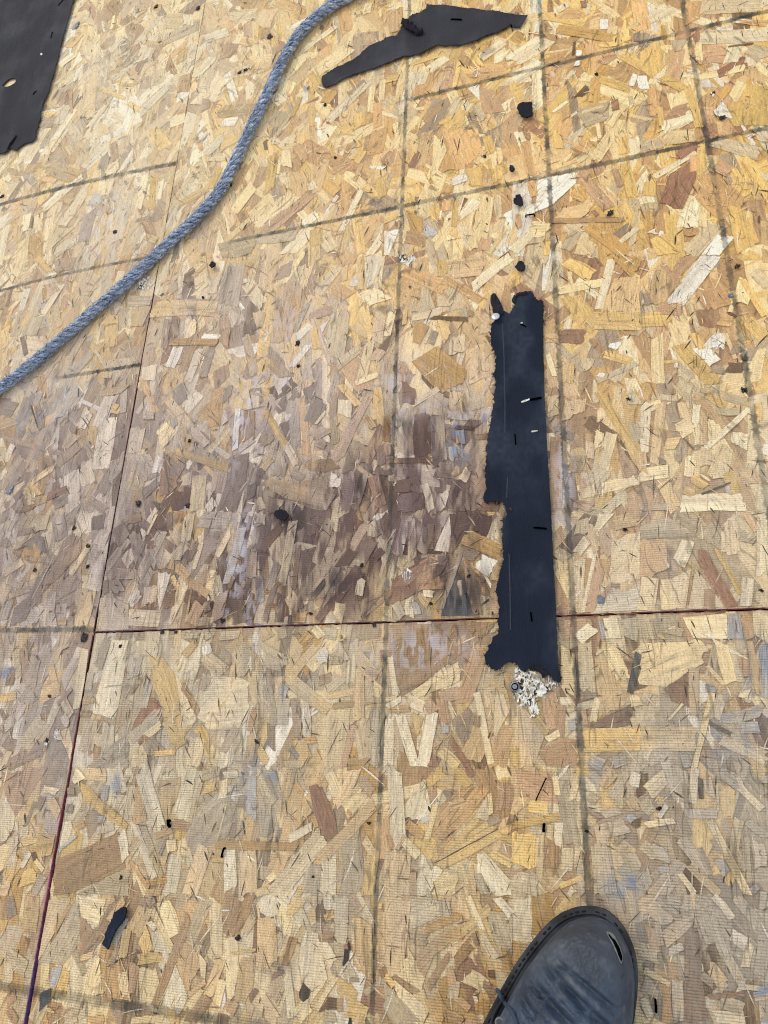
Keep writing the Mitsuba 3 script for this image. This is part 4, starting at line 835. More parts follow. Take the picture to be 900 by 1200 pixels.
def felt(name, label, cat, pts, mat, amp=.0018, scale=9, seed=3, holes=(), straight=(), lift=None, step=.0055, fr=.0009, fstep=.004, thick=.0013, ribs=None):
    P = fray(pts, fstep, fr, seed, straight)
    m = sheet(P, holes, soft(P, amp, scale, seed, lift=lift), thick, step)
    t = thing(name, label, cat)
    v = m[0]
    d = np.array(ribs if ribs is not None else (1.0, 0.05))
    d /= np.linalg.norm(d)
    uv = np.stack([v[:, :2] @ d, v[:, :2] @ np.array([-d[1], d[0]])], 1)
    obj('sheet', m, mat, t, uv=uv, smooth=False)
    return t, P


STRIP = [(637, 355), (630, 354), (626, 347), (622, 343.5), (617, 344), (611, 344), (606, 347), (603, 352), (606, 356), (602, 363), (598, 370), (594, 368), (590, 366.5), (585, 369),
         (581, 376), (577, 385), (576, 396), (577, 405), (580, 412), (582, 422), (582, 432), (579, 441), (582, 449), (582, 456), (579, 468), (577, 488), (574, 506), (572, 518),
         (571, 540), (570, 562), (571, 575), (568, 588), (574, 590), (582, 589), (590, 590), (593, 597), (594, 604), (590, 611), (589, 622), (590, 640), (590, 660), (586, 678), (582, 692),
         (584, 705), (585, 720), (584, 743), (577, 751), (571, 765), (570, 778), (576, 783), (584, 785), (592, 779), (598, 776), (607, 780), (614, 787), (619, 785), (624, 780), (634, 783), (640, 791), (646, 792), (650, 798), (656, 801),
         (655, 780), (653, 740), (651, 700), (648, 640), (646, 600), (643, 550), (641, 510), (638, 450), (637, 400)]
n_s = len(STRIP)
a_, b_ = xy(591, 385), xy(598, 770)


def crease(x, y):
    t = (y - b_[1]) / (a_[1] - b_[1])
    cx = b_[0] + (a_[0] - b_[0]) * t
    d = x - cx
    return .0016 * math.exp(-(d / .004) ** 2) + (.0012 * min(1, max(0, -d) / .012))


ST, STP = felt('felt_strip', 'long navy black strip of ribbed roofing felt with a torn left edge, across the joint', 'roofing felt', STRIP, 'felt_blue', amp=.0030, scale=13, seed=5,
               straight=tuple(range(n_s - 9, n_s)), lift=crease, step=.0038, fr=.0010, fstep=.0032)


def tube(points, radius, sides=6, closed_ends=True):
    p = np.array(points, float)
    r = np.broadcast_to(radius, (len(p),))
    t = np.gradient(p, axis=0)
    t /= np.linalg.norm(t, axis=1, keepdims=True) + 1e-12
    up_ = np.array([0, 0, 1.0])
    a = np.cross(t, up_)
    bad = np.linalg.norm(a, axis=1) < 1e-3
    a[bad] = np.cross(t[bad], [1.0, 0, 0])
    a /= np.linalg.norm(a, axis=1, keepdims=True)
    b = np.cross(t, a)
    th = np.arange(sides) * 2 * np.pi / sides
    v = p[:, None] + r[:, None, None] * (np.cos(th)[None, :, None] * a[:, None] + np.sin(th)[None, :, None] * b[:, None])
    i, j = np.meshgrid(np.arange(len(p) - 1), np.arange(sides), indexing='ij')
    q = np.stack([i * sides + j, i * sides + (j + 1) % sides, (i + 1) * sides + (j + 1) % sides, (i + 1) * sides + j], -1).reshape(-1, 4)
    f = np.vstack([q[:, [0, 2, 1]], q[:, [0, 3, 2]]])
    v = v.reshape(-1, 3)
    if closed_ends:
        n = len(v)
        v = np.vstack([v, p[:1], p[-1:]])
        k = np.arange(sides)
        e = (len(p) - 1) * sides
        f = np.vstack([f, np.c_[np.full(sides, n), k, (k + 1) % sides], np.c_[np.full(sides, n + 1), e + (k + 1) % sides, e + k]])
    return v, f


def join(*ms):
    V, Fc, a = [], [], 0
    for v, f in ms:
        V.append(v)
        Fc.append(np.asarray(f) + a)
        a += len(v)
    return np.vstack(V), np.vstack(Fc)


def line3(pts, z):
    return [at(x, y, z) for x, y in pts]


# worn crease and small marks on the strip
def top_z(P, m, x, y):
    v = m
    return v[np.argmin((v[:, 0] - x) ** 2 + (v[:, 1] - y) ** 2), 2]


FELT_TOP = {}


def remember(t):
    f = meshkit.WRITTEN[scene[t + '__sheet']['filename']][0]
    FELT_TOP[t] = f[:len(f) // 2]


def on_felt(t, px, py, up_=0.0):
    v = FELT_TOP[t]
    p = at(px, py, .0045)
    i = np.argsort((v[:, 0] - p[0]) ** 2 + (v[:, 1] - p[1]) ** 2)[:3]
    return np.array([p[0], p[1], v[i, 2].max() + up_])


remember(ST)


def fuzz(t, P, n, skip, seed):
    rg_ = np.random.default_rng(seed)
    P = np.array(P)
    k = rg_.integers(0, len(P) - 1, n)
    a = P[k] + (P[(k + 1) % len(P)] - P[k]) * rg_.random((n, 1))
    ok = np.array([not skip(*q) for q in a])
    a = a[ok]
    n = len(a)
    ang = rg_.uniform(0, 2 * np.pi, n)
    d = np.c_[np.cos(ang), np.sin(ang), rg_.uniform(-.1, .3, n)]
    q = np.c_[-d[:, 1], d[:, 0], np.zeros(n)]
    L, w = rg_.uniform(.0015, .0048, n)[:, None], rg_.uniform(.0003, .0009, n)[:, None]
    b = np.c_[a, rg_.uniform(ZS + .0008, ZS + .004, n)]
    v = np.stack([b - d * L * .3 - q * w, b - d * L * .3 + q * w, b + d * L + q * w * .2, b + d * L - q * w * .2], 1)
    v[..., 2] = np.maximum(v[..., 2], .0012)
    f = np.array([(0, 2, 1), (0, 3, 2)])[None] + (np.arange(n) * 4)[:, None, None]
    obj('frayed_fibre', (v.reshape(-1, 3), f.reshape(-1, 3)), 'felt_black', t, kind='stuff')


fuzz(ST, STP, 620, lambda x, y: x > xy(632, 500)[0] and y < .55 and y > .13, 3)
for pts in ([(589, 380), (591, 420), (592, 470), (592, 510)], [(595, 560), (594, 585)], [(597, 650), (598, 700), (598.5, 740)]):
    dense = np.vstack([np.linspace(pts[i], pts[i + 1], 24)[:-1] for i in range(len(pts) - 1)])
    c = np.array([on_felt(ST, *p, up_=.00002) for p in dense])
    w = .0006
    k = len(c)
    v = np.vstack([c + [-w, 0, .0001], c + [w, 0, .0001], c + [-w, 0, -.002], c + [w, 0, -.002]])
    i = np.arange(k - 1)
    f = np.vstack([np.c_[i, i + k, i + k + 1], np.c_[i, i + k + 1, i + 1], np.c_[i, i + 1, i + 1 + 2 * k], np.c_[i, i + 1 + 2 * k, i + 2 * k], np.c_[i + k, i + 3 * k, i + 3 * k + 1], np.c_[i + k, i + 3 * k + 1, i + k + 1]])
    obj('worn_crease', (v, f), 'crease_wear', ST, label='paler worn fold line in the felt')

# the tarry curl at the strip's upper left corner
cl = []
for i in range(11):
    t = i / 10
    px, py = 577 + 8 * t + 1.5 * math.sin(3 * t), 345 + 27 * t
    cl.append(at(px, py, .005 + .003 * math.sin(math.pi * t)))
cv, cf = tube(cl, [.0016, .0038, .0050, .0056, .0058, .0060, .0062, .0064, .0066, .0060, .0035], 10)
cv = np.array(cv) + (meshkit.noise(cv * 420, 7)[:, None] - .5) * .0042
cv[:, 2] = np.maximum(cv[:, 2], .002)
obj('rolled_corner', (cv, cf), 'felt_black', ST, label='crumpled black rolled corner at the top of the strip')
# tarry frays at both ends of the strip
for spots in ([(606, 345), (611, 344.5), (617, 344)], [(604, 347), (602, 351), (603, 355)], [(622, 781), (628, 783), (634, 786), (640, 792)]):
    p = line3(spots, .0055)
    p = np.vstack([np.linspace(p[i], p[i + 1], 6)[:-1] for i in range(len(p) - 1)] + [p[-1:]])
    v, f = tube(p, .0024, 8)
    v = v + (meshkit.noise(v * 500, 3)[:, None] - .5) * .0040
    obj('frayed_tar', (v, f), 'felt_black', ST, label='black crumpled fray at the torn end')

SCRAP = [(501.6, 6.6), (530, 9.5), (575, 14.5), (618.6, 20.4), (614, 27), (609, 33.6), (600, 33.6), (598.5, 31), (580, 40), (563, 46.5), (560, 49), (540, 54), (510, 55.5), (500, 61), (490, 65.5), (477, 67.5), (459, 73.5), (441, 81),
         (432, 83), (423, 87), (413, 89), (402, 95), (390, 100.5), (381, 103.5), (377.4, 97.5), (378, 91.5), (393, 81), (404, 77), (417, 70.5), (432, 57), (444, 51), (456, 45), (466.5, 43.5), (471, 33), (474, 28), (484, 19.5), (495, 16.5)]
ca = xy(380, 97)
SC, SCP = felt('felt_scrap', 'large black pointed felt scrap lying to the right of the rope', 'roofing felt', SCRAP, 'felt_grey', amp=.0012, scale=9, seed=8, straight=(0, 1, 2),
             lift=lambda x, y: .004 * max(0, min(1, (x - ca[0]) / .25)) * 0 + .0008 * meshkit.noise(np.array([[x * 14, y * 14, 5.0]]), 2)[0], step=.006, ribs=(.2, 1))
remember(SC)
fuzz(SC, SCP, 300, lambda x, y: False, 4)
cl = [at(px, py, z) for px, py, z in ((473, 25, .007), (476, 28, .010), (480, 31.5, .011), (485, 34, .010), (490, 37.5, .008), (495, 38, .007))]
cl = np.vstack([np.linspace(cl[i], cl[i + 1], 5)[:-1] for i in range(5)] + [cl[-1:]])
v, f = tube(cl, .0045, 9)
v = v + (meshkit.noise(v * 330, 4)[:, None] - .5) * .006
obj('rolled_edge', (v, f), 'felt_black', SC, label='rolled up black edge of the scrap')

BIG = [(-150, -112), (124, -112), (113, -77), (101, -40), (88, 0), (84, 15), (74, 50), (66, 82), (58, 110), (51, 125), (46, 150), (42, 165), (38, 168), (33, 169), (28, 171), (24, 174), (21, 178), (16, 176), (11.5, 175), (10.5, 179), (5, 181), (-3, 182),
       (-40, 188), (-80, 180), (-120, 194), (-170, 188)]
hole = np.array([xy(12 + (7.6 + .7 * math.sin(3 * t)) * math.cos(t) + 1.5 * math.sin(t) * -1, 98 + 4.6 * math.sin(t) - 2.2 * math.cos(t)) for t in np.linspace(0, 2 * math.pi, 22)[:-1]])
P = fray(BIG, .006, .0012, 12, straight=(0, 1, 2, 3, 4, 5, 6, 7))
m = sheet(P, [hole], soft(P, .003, 7, 12), .0016, .011)
BG = thing('felt_sheet', 'wide charcoal roofing felt sheet with a small oval hole in the upper left corner', 'roofing felt')
obj('sheet', m, 'felt_grey', BG, uv=m[0][:, :2] @ np.array([[.9, .4], [.4, -.9]]))
remember(BG)
fuzz(BG, P, 500, lambda x, y: y > 1.45, 6)
c0, c1 = (64, -6), (19, 158)
dense = np.array([(c0[0] + (c1[0] - c0[0]) * t, c0[1] + (c1[1] - c0[1]) * t) for t in np.linspace(0, 1, 40)])
c = np.array([on_felt(BG, *p) for p in dense])
v = np.vstack([c + [-.0006, 0, .0001], c + [.0006, 0, .0001], c + [.0006, 0, -.002], c + [-.0006, 0, -.002]])
k = len(c)
i = np.arange(k - 1)
obj('worn_crease', (v, np.vstack([np.c_[i, i + k, i + k + 1], np.c_[i, i + k + 1, i + 1], np.c_[i + k, i + 2 * k, i + 2 * k + 1], np.c_[i + k, i + 2 * k + 1, i + k + 1], np.c_[i, i + 1, i + 1 + 3 * k], np.c_[i, i + 1 + 3 * k, i + 3 * k]])), 'crease_wear', BG, label='faint lap line along the sheet')
flap = [on_felt(BG, *p, up_=.0008) for p in ((20, 159), (17, 164), (13, 171), (11, 176))]
flap = np.vstack([np.linspace(flap[i], flap[i + 1], 5)[:-1] for i in range(3)] + [flap[-1:]])
v, f = tube(flap, .0020, 7)
v = v + (meshkit.noise(v * 300, 6)[:, None] - .5) * .003
obj('torn_lip', (v, f), 'felt_black', BG, label='dark slit torn up from the lower edge')

SMALL = [
    ([(606.5, 131), (610, 126.5), (614, 124.2), (624.3, 123.2), (624.8, 139.2), (616.5, 141.4), (611, 139)], 'square black felt scrap alone between the two ink lines near the top'),
    ([(602.3, 238.5), (606.5, 232.5), (610.8, 231.8), (612.6, 237), (614.2, 241), (611.8, 244.2), (606.8, 242.6), (603.2, 241)], 'small round black felt crumb, middle one of the column above the strip'),
    ([(603.6, 315.6), (607.4, 310), (612.4, 308.6), (616.3, 313.4), (615, 317.6), (611.6, 320), (606.6, 319.2)], 'small black felt crumb nearest the upper end of the strip'),
    ([(598, 197), (602.5, 197.6), (604.2, 201.5), (600.4, 204), (597.6, 202)], 'tiny black felt crumb, just under the second cross line'),
    ([(323, 605.5), (325, 600.5), (331, 598.6), (337.5, 600.4), (340, 606), (335, 611.6), (329.4, 610), (326, 609)], 'ragged black felt crumb in the dark stained middle of the board'),
    ([(123.3, 1105), (130, 1086.5), (138.2, 1068), (146.5, 1062.4), (150.5, 1062), (153, 1066), (151, 1074), (140, 1088.6), (133.6, 1101.6), (130, 1111.6)], 'slim black felt sliver on the lower left, beside the long joint'),
    ([(246.6, 313.4), (250.6, 309.2), (255.2, 311.6), (254.2, 315), (250.2, 317)], 'tiny black felt crumb to the right of the rope, left of centre'),
]
for i, (pts, lab) in enumerate(SMALL):
    felt('felt_crumb' if i != 5 else 'felt_sliver', lab, 'roofing felt', pts, 'felt_black' if i != 5 else 'felt_blue', amp=.003, scale=40, seed=20 + i, step=.0022, fr=.0005, fstep=.002, thick=.0022, lift=lambda x, y: .003 * meshkit.noise(np.array([[x * 90, y * 90, 2.0]]), 5)[0])

# ------------------------------------------------------------------ rope
RP = [(-260, 640), (-170, 575), (-80, 512), (0, 455), (50, 416), (100, 373), (150, 329), (200, 283), (232, 253), (256, 226), (272, 197), (286, 167), (300, 138), (314, 108), (330, 74), (347, 45), (368, 22), (396, 2), (430, -14), (490, -34), (560, -50), (640, -60)]
RR = .0092
from scipy.interpolate import CubicSpline
rp = np.array([at(x, y, RR + .002) for x, y in RP])
sl = np.r_[0, np.cumsum(np.linalg.norm(np.diff(rp, axis=0), axis=1))]
cs = CubicSpline(sl, rp)
N = 900
tt = np.linspace(0, sl[-1], N)
ctr = cs(tt)
tan = np.gradient(ctr, axis=0)
tan /= np.linalg.norm(tan, axis=1, keepdims=True)
sidev = np.cross(tan, [0, 0, 1.0])
sidev /= np.linalg.norm(sidev, axis=1, keepdims=True)
upv = np.cross(sidev, tan)
PITCH = .037
ROPE = thing('rope', 'thick grey blue twisted rope curving across the upper left', 'rope')
for s in range(3):
    ph = -2 * np.pi * (tt / PITCH + s / 3) + .5 * np.sin(tt * 11)
    off = RR * .55
    c = ctr + off * (np.cos(ph)[:, None] * sidev + np.sin(ph)[:, None] * upv)
    t2 = np.gradient(c, axis=0)
    t2 /= np.linalg.norm(t2, axis=1, keepdims=True)
    a = np.cross(t2, upv)
    a /= np.linalg.norm(a, axis=1, keepdims=True)
    b = np.cross(t2, a)
    S = 15
    th = np.linspace(0, 2 * np.pi, S)
    rr = RR * .455 * (1 + .05 * np.sin(tt * 70 + s) + .04 * np.sin(tt * 170 + 2 * s))
    v = c[:, None] + rr[:, None, None] * (np.cos(th)[None, :, None] * a[:, None] + np.sin(th)[None, :, None] * b[:, None])
    uv = np.stack([np.repeat(tt, S), np.tile(th / (2 * np.pi), N) + s * 3.0], 1)
    i, j = np.meshgrid(np.arange(N - 1), np.arange(S - 1), indexing='ij')
    q = np.stack([i * S + j, i * S + j + 1, (i + 1) * S + j + 1, (i + 1) * S + j], -1).reshape(-1, 4)
    v = v.reshape(-1, 3)
    v = v + (meshkit.noise(v * 900, s)[:, None] - .5) * .0007
    obj('rope_strand', (v, np.vstack([q[:, [0, 2, 1]], q[:, [0, 3, 2]]])), 'rope_fibre', ROPE, uv=uv, smooth=True)
rg = np.random.default_rng(5)
V, Fc, a0 = [], [], 0
for i in range(4200):
    k = rg.integers(5, N - 5)
    th = rg.uniform(-.5, math.pi + .5)
    nrm = math.cos(th) * sidev[k] + math.sin(th) * upv[k]
    base = ctr[k] + nrm * RR * .95
    d = tan[k] * rg.normal(0, .8) + nrm * rg.uniform(.15, .9) + np.cross(nrm, tan[k]) * rg.normal(0, .8)
    d /= np.linalg.norm(d)
    L, w = rg.uniform(.0015, .0055), .00022
    p = np.cross(d, nrm + .01)
    p /= np.linalg.norm(p)
    e = base + d * L + nrm * .0003
    e[2] = max(e[2], .0025)
    V.append(np.array([base - p * w, base + p * w, e]))
    Fc.append(np.array([[0, 1, 2]]) + a0)
    a0 += 3
obj('loose_fibre', (np.vstack(V), np.vstack(Fc)), 'rope_fuzz', ROPE, kind='stuff')

# ------------------------------------------------------------------ nails and staples
def disc(r, h, seg=14, dome=.25):
    prof = [(0, h * (1 + dome)), (r * .55, h * (1 + dome * .7)), (r * .85, h), (r, h * .62), (r, 0)]
    v = [(0, 0, prof[0][1])]
    for rr_, z in prof[1:]:
        v += [(rr_ * math.cos(2 * math.pi * i / seg), rr_ * math.sin(2 * math.pi * i / seg), z) for i in range(seg)]
    f = [(0, 1 + i, 1 + (i + 1) % seg) for i in range(seg)]
    for k in range(len(prof) - 2):
        a, b = 1 + k * seg, 1 + (k + 1) * seg
        for i in range(seg):
            j = (i + 1) % seg
            f += [(a + i, b + i, b + j), (a + i, b + j, a + j)]
    return np.array(v, float), np.array(f)


def nail(px, py, rpx, label, mat='rusty_steel', group=None, z=ZS - .0006, tilt=0.0, h=.0012):
    c = at(px, py, z)
    r = mm(px, py, rpx)
    v, f = disc(r, h)
    rg_ = np.random.default_rng(int(px * 7 + py))
    if mat == 'rusty_steel' or (mat == 'dull_steel' and rpx < 5):
        v[1:, :2] *= 1 + (np.repeat(rg_.random(14)[None], 4, 0).reshape(-1)[:len(v) - 1, None] - .5) * .9
        v[:, 0] *= rg_.uniform(.7, 1.5)
        v[1:, 2] *= 1 + (rg_.random(len(v) - 1) - .5) * .8
        v = v @ trimesh.transformations.rotation_matrix(rg_.uniform(0, 3.1), [0, 0, 1])[:3, :3]
    Rm = trimesh.transformations.rotation_matrix(tilt + rg_.normal(0, .07), [math.cos(px), math.sin(px), 0])[:3, :3]
    v = v @ Rm.T + c
    t = thing('nail', label, 'nail', group)
    obj('head', (v, f), mat, t)
    sv, sf = tube([c + [0, 0, .0003], c - [0, 0, .010]], r * .38, 7)
    obj('shank', (sv, sf), mat, t)
    return t


nail(580.7, 371.2, 4.4, 'shiny silver nail head on the rolled corner at the top of the felt strip', 'zinc_steel', z=.0118, tilt=.12, h=.0018)
t = nail(603.3, 804.6, 6.0, 'blue grey ring shaped nail head in the white torn fibre under the felt strip', 'dull_steel', z=.0044, h=.0018)
c = at(603.3, 804.6, .0063)
obj('rim', tube([c + mm(603, 805, 3.6) * np.array([math.cos(q), math.sin(q), 0]) for q in np.linspace(0, 2 * math.pi, 17)], .0007, 6), 'zinc_steel', t)
nail(11.7, 574, 4.2, 'round grey nail head alone near the left picture edge, level with the dark stain', 'dull_steel')
nail(97.5, 747.5, 4.6, 'large dark nail head just left of the corner where the joints meet')
nail(89.4, 30, 3.2, 'small blue grey nail head close to the right edge of the felt sheet', 'dull_steel')
nail(704, 703, 4.6, 'flattened silver grey nail head above the cross joint, right of the felt strip', 'dull_steel')
nail(857, 346, 2.4, 'tiny silver nail head on the rightmost ink line', 'dull_steel')
NAILS = [(472, 302, 4, 'dark nail in white torn fibre on the left ink line, above the centre'), (165, 336, 3, 'dark nail in white torn fibre, close beneath the rope'), (737, 468, 3.6, 'dark nail with grey smudge right of the felt strip, upper half'),
         (836, 109, 4, 'dark nail beside the right ink line near the upper right corner'), (847, 138, 4, 'dark nail on a white flake below the upper right line crossing'), (699, 87, 3, 'dark nail just below the uppermost cross line'),
         (715, 250, 4.4, 'dark smudged nail below the second cross line, right of the middle ink line'), (864, 312.5, 4.4, 'black spiky nail just right of the rightmost ink line'), (872, 457.5, 4.4, 'black nail touching the lower part of the rightmost ink line'),
         (733, 620.5, 3.6, 'small black nail on a pale ribbed flake right of the felt strip'), (892, 692, 3.4, 'spiky dark nail above the cross joint at the right picture edge'), (222, 516.5, 3, 'dark nail in the stained board, left of centre'),
         (162, 591, 4.4, 'black nail close right of the long joint in the stained area'), (220, 592.5, 3.6, 'black slim nail left of the ragged felt crumb'), (349, 402.5, 3.6, 'dark nail beside a straw flake above the stain'),
         (350, 429, 2.8, 'small grey dark nail under a white flake above the stain'), (424, 663, 3, 'dark nail head in the stain left of the knot'), (364, 719.5, 3.4, 'dark nail just above the cross joint, under the darkest stain'),
         (438.5, 733, 3.6, 'dark nail just below the cross joint, left of the left ink line'), (190, 740.5, 4, 'black nail right below the cross joint near the corner'), (206, 741, 3, 'second black nail right below the cross joint near the corner'),
         (261, 727, 3.4, 'dark nail just above the cross joint, left part'), (87, 619, 3, 'small black nail in the left board under the stain, topmost of three'), (104, 640, 3, 'slim black nail in the left board close to the long joint'),
         (103, 664, 2.6, 'small round black nail in the left board close to the long joint'), (41, 668, 3, 'dark nail in the left board over the grey band'), (58, 816, 3.2, 'dark nail in the left board below the short blue mark'),
         (55, 868, 3, 'dark nail with a white chip in the lower left board'), (141, 757, 2.6, 'small nail on a long cream flake below the corner of the joints'), (301, 869, 3.4, 'black nail in the lower board, above the blue grey stain'),
         (432, 964.5, 4, 'black nail close to the left ink line in the lower board'), (772, 947.5, 4, 'black nail with white chips in the lower board, right part'), (279, 1099, 4.4, 'dark nail in the lower board above the bottom ink line'),
         (367, 1027.5, 2.2, 'tiny black nail in the lower board, below the brown diamond flake'), (142, 1028, 3.2, 'dark nail at the end of the brown flake in the lower left'), (687, 974, 3.6, 'dark nail on the middle ink line above the boot'),
         (316, 43, 3.4, 'black nail left of the rope top'), (381, 123, 2.6, 'small dark nail below the point of the large felt scrap'), (281, 85, 2.4, 'left one of two black nails left of the rope'), (288, 82, 2.4, 'right one of two black nails left of the rope'),
         (393, 185, 2.2, 'small dark nail midway between rope and left ink line'), (568, 183.5, 3, 'dark nail just above the second cross line'), (232, 10, 3, 'dark nail at the top picture edge, left of the rope'), (183, 8, 3, 'dark nail at the top picture edge near the felt sheet'),
         (3, 230, 3, 'dark nail at the left picture edge below the felt sheet'), (135, 272, 2.8, 'dark oval nail left of the rope, between the ink marks'), (270, 217, 2.6, 'dark nail touching the right side of the rope'), (238, 349, 2.4, 'small black nail on a straw flake below the rope'),
         (549, 675, 3, 'dark nail beside the blue black stain above the cross joint'), (505, 707, 3, 'dark nail under the knot above the cross joint'), (180, 308, 2.6, 'dark nail touching the lower side of the rope')]
for px, py, r, lab in NAILS:
    nail(px, py, r * .64, lab, z=ZS - .0004)


def staple(t_of, pa, pb, label, mat='rusty_steel', r=.00075, z=None):
    if z is None:
        a, b = on_felt(t_of, *pa), on_felt(t_of, *pb)
    else:
        a, b = at(*pa, z), at(*pb, z)
    up_ = np.array([0, 0, .0012])
    dn_ = np.array([0, 0, .0035])
    p = [a - dn_, a + up_ * .4, a * .93 + b * .07 + up_, a * .5 + b * .5 + up_ * 1.15, a * .07 + b * .93 + up_, b + up_ * .4, b - dn_]
    p = np.array(p)
    p = np.vstack([np.linspace(p[i], p[i + 1], 4)[:-1] for i in range(6)] + [p[-1:]])
    t = thing('staple', label, 'staple')
    obj('wire', tube(p, r, 6), mat, t)


staple(ST, (622, 469), (634, 467), 'rusty staple in the felt strip, upper one with pale splinter beside it', r=.0013)
staple(ST, (603.5, 509), (604.5, 521), 'rusty upright staple in the felt strip')
staple(ST, (626, 618.5), (640, 620), 'brown rusty staple in the felt strip, level with the dark stain', r=.0010)
staple(ST, (622, 718), (623.5, 728), 'dark staple low in the felt strip, near the cross joint')
staple(ST, (610, 380), (616, 383), 'small black staple near the top of the felt strip')
staple(SC, (529, 23), (541, 23.5), 'bluish staple in the large pointed felt scrap', 'dull_steel', r=.0010)
staple(SC, (599, 29), (600, 34), 'dark staple at the lower edge of the felt scrap')
staple(BG, (69, 7), (75, 0), 'black bent staple at the top of the felt sheet')
staple(BG, (60, 45), (62, 38), 'black staple in the upper part of the felt sheet')
staple(BG, (39, 111), (43, 107), 'black short staple low in the felt sheet')
staple(None, (197.5, 962), (198.5, 968), 'thick dark staple in the lower board beneath a cream flake', r=.0019, z=.0028)
staple(None, (260, 1004), (263, 994), 'dark staple in the lower board below the yellow slat flake', r=.0012, z=.0028)
staple(None, (768, 1172), (769, 1186), 'dark upright staple right of the boot', r=.0010, z=.0028)
staple(None, (640, 912), (628, 938), 'dark thin staple in the lower board over the boot', r=.0006, z=.0028)
staple(None, (616, 253), (626, 251.6), 'black staple under the middle felt crumb', r=.0009, z=.0030)
staple(None, (637, 974), (637.5, 966), 'dark blue staple in the lower board, left of the middle ink line', r=.0013, z=.0028)
t = nail(597, 597, 3.2, 'black nail in the notch torn into the felt strip', z=.0052)
nail(593, 596.5, 2.2, 'grey nail at the tip of the notch in the felt strip', 'dull_steel', z=.0046)


def chip(px0, py0, px1, py1, wpx, label, t=ST):
    a, b = on_felt(t, px0, py0, .0006), on_felt(t, px1, py1, .0006)
    d = b - a
    p = np.array([-d[1], d[0], 0]) / np.linalg.norm(d) * mm(px0, py0, wpx) / 2
    q = [a - p * .6, a * .5 + b * .5 - p, b - p * .5, b + p * .6, a * .5 + b * .5 + p, a + p * .7]
    q = np.array(q)
    v = np.vstack([q + [0, 0, .0009], q - [0, 0, .0003]])
    f = [(0, 1, 2), (0, 2, 3), (0, 3, 4), (0, 4, 5)]
    f = f + [(x + 6, z_ + 6, y + 6) for x, y, z_ in f]
    for j in range(6):
        f += [(j, j + 6, (j + 1) % 6 + 6), (j, (j + 1) % 6 + 6, (j + 1) % 6)]
    obj('wood_chip', (v, np.array(f)), 'torn_wood', label=label, cat='wood chip')


chip(611, 472, 621, 468.4, 2.2, 'pale wood chip on the felt strip, the longer upper one')
chip(623, 506.6, 630.5, 505.6, 1.8, 'pale wood chip on the felt strip, the shorter lower one')
chip(610, 379.4, 613, 378.8, 1.0, 'tiny pale chip near the top of the felt strip')
chip(48, 65, 50, 63.4, 2.6, 'pale crumb on the felt sheet', BG)
chip(621, 787.5, 628, 789.5, 2.0, 'white chip at the lower torn end of the felt strip')

# ------------------------------------------------------------------ boot
ZW = .024
OUT = [(560, 1214), (566, 1199), (577, 1178), (587, 1159), (596, 1143), (606, 1126), (620, 1107), (634, 1090), (646, 1078), (658, 1069.5), (672, 1064), (687, 1062), (700, 1063.2), (712, 1068), (723, 1077), (732, 1088), (740, 1103), (745, 1118),
       (747.5, 1134), (748, 1150), (747, 1166), (745, 1184), (742, 1204)]
out = np.array([xy(x, y, ZW) for x, y in OUT])
tip = xy(689, 1062, ZW)
mid0, mid1 = out[0], out[-1]
ax_ = tip - (mid0 + mid1) / 2
ax_ = ax_ / np.linalg.norm(ax_)
# the boot points along this direction; its heel is 0.30 m behind the toe
AX = np.array([ax_[0] + .10, ax_[1]])
AX /= np.linalg.norm(AX)
PX = np.array([AX[1], -AX[0]])                # to the boot's right
loc = np.array([((q - tip) @ PX, -(q - tip) @ AX) for q in out])     # lateral, distance behind the toe
k0 = int(np.argmin(loc[:, 1]))
tip = out[k0]
loc = np.array([((q - tip) @ PX, -(q - tip) @ AX) for q in out])
Ls, Rs = loc[:k0 + 1][::-1], loc[k0:]
LEN = .305


def half(side, s):
    pts = Ls if side < 0 else Rs
    S, X = np.r_[pts[:, 1]], np.r_[pts[:, 0]]
    o = np.argsort(S)
    S, X = S[o], X[o]
    back = [(.17, -.044), (.21, -.038), (.26, -.037), (.29, -.030), (.302, -.014), (.305, .006)] if side < 0 else [(.17, .050), (.21, .043), (.26, .041), (.29, .034), (.302, .020), (.305, .006)]
    off = -.012 if side < 0 else 0.0
    S = np.r_[S[S < .15], [b[0] for b in back]]
    X = np.r_[X[:len(S) - len(back)], [b[1] + off * 0 for b in back]]
    return np.interp(s, S, X)


ss = np.r_[np.linspace(0, 1, 26) ** 1.9 * .05, np.linspace(.054, .29, 60), .296, .301, .304, LEN]
lefts = np.array([[half(-1, s), s] for s in ss])
rights = np.array([[half(1, s), s] for s in ss])
ring = np.vstack([lefts, rights[::-1][1:-1]])


def world(lat, s, z):
    lat, s, z = np.broadcast_arrays(np.asarray(lat, float), np.asarray(s, float), np.asarray(z, float))
    q = tip + lat[..., None] * PX - s[..., None] * AX
    return np.concatenate([q, z[..., None]], -1)


BOOT = thing('work_boot', 'worn dark blue grey leather work boot with a torn toe, standing at the bottom edge', 'boot')
rp_ = Polygon(ring).buffer(0)


def ring_at(off, z, n=160):
    q = rp_.buffer(off, join_style=1)
    q = q if q.geom_type == 'Polygon' else max(q.geoms, key=lambda g: g.area)
    e = q.exterior
    # start at the toe so that rings line up
    L = e.length
    st = e.project(Point(0.0, 0.0))
    P = [e.interpolate((st + L * i / n) % L) for i in range(n)]
    P = np.array([(p.x, p.y) for p in P])
    if Polygon(P).exterior.is_ccw:
        P = np.vstack([P[:1], P[1:][::-1]])
    return world(P[:, 0], P[:, 1], z)


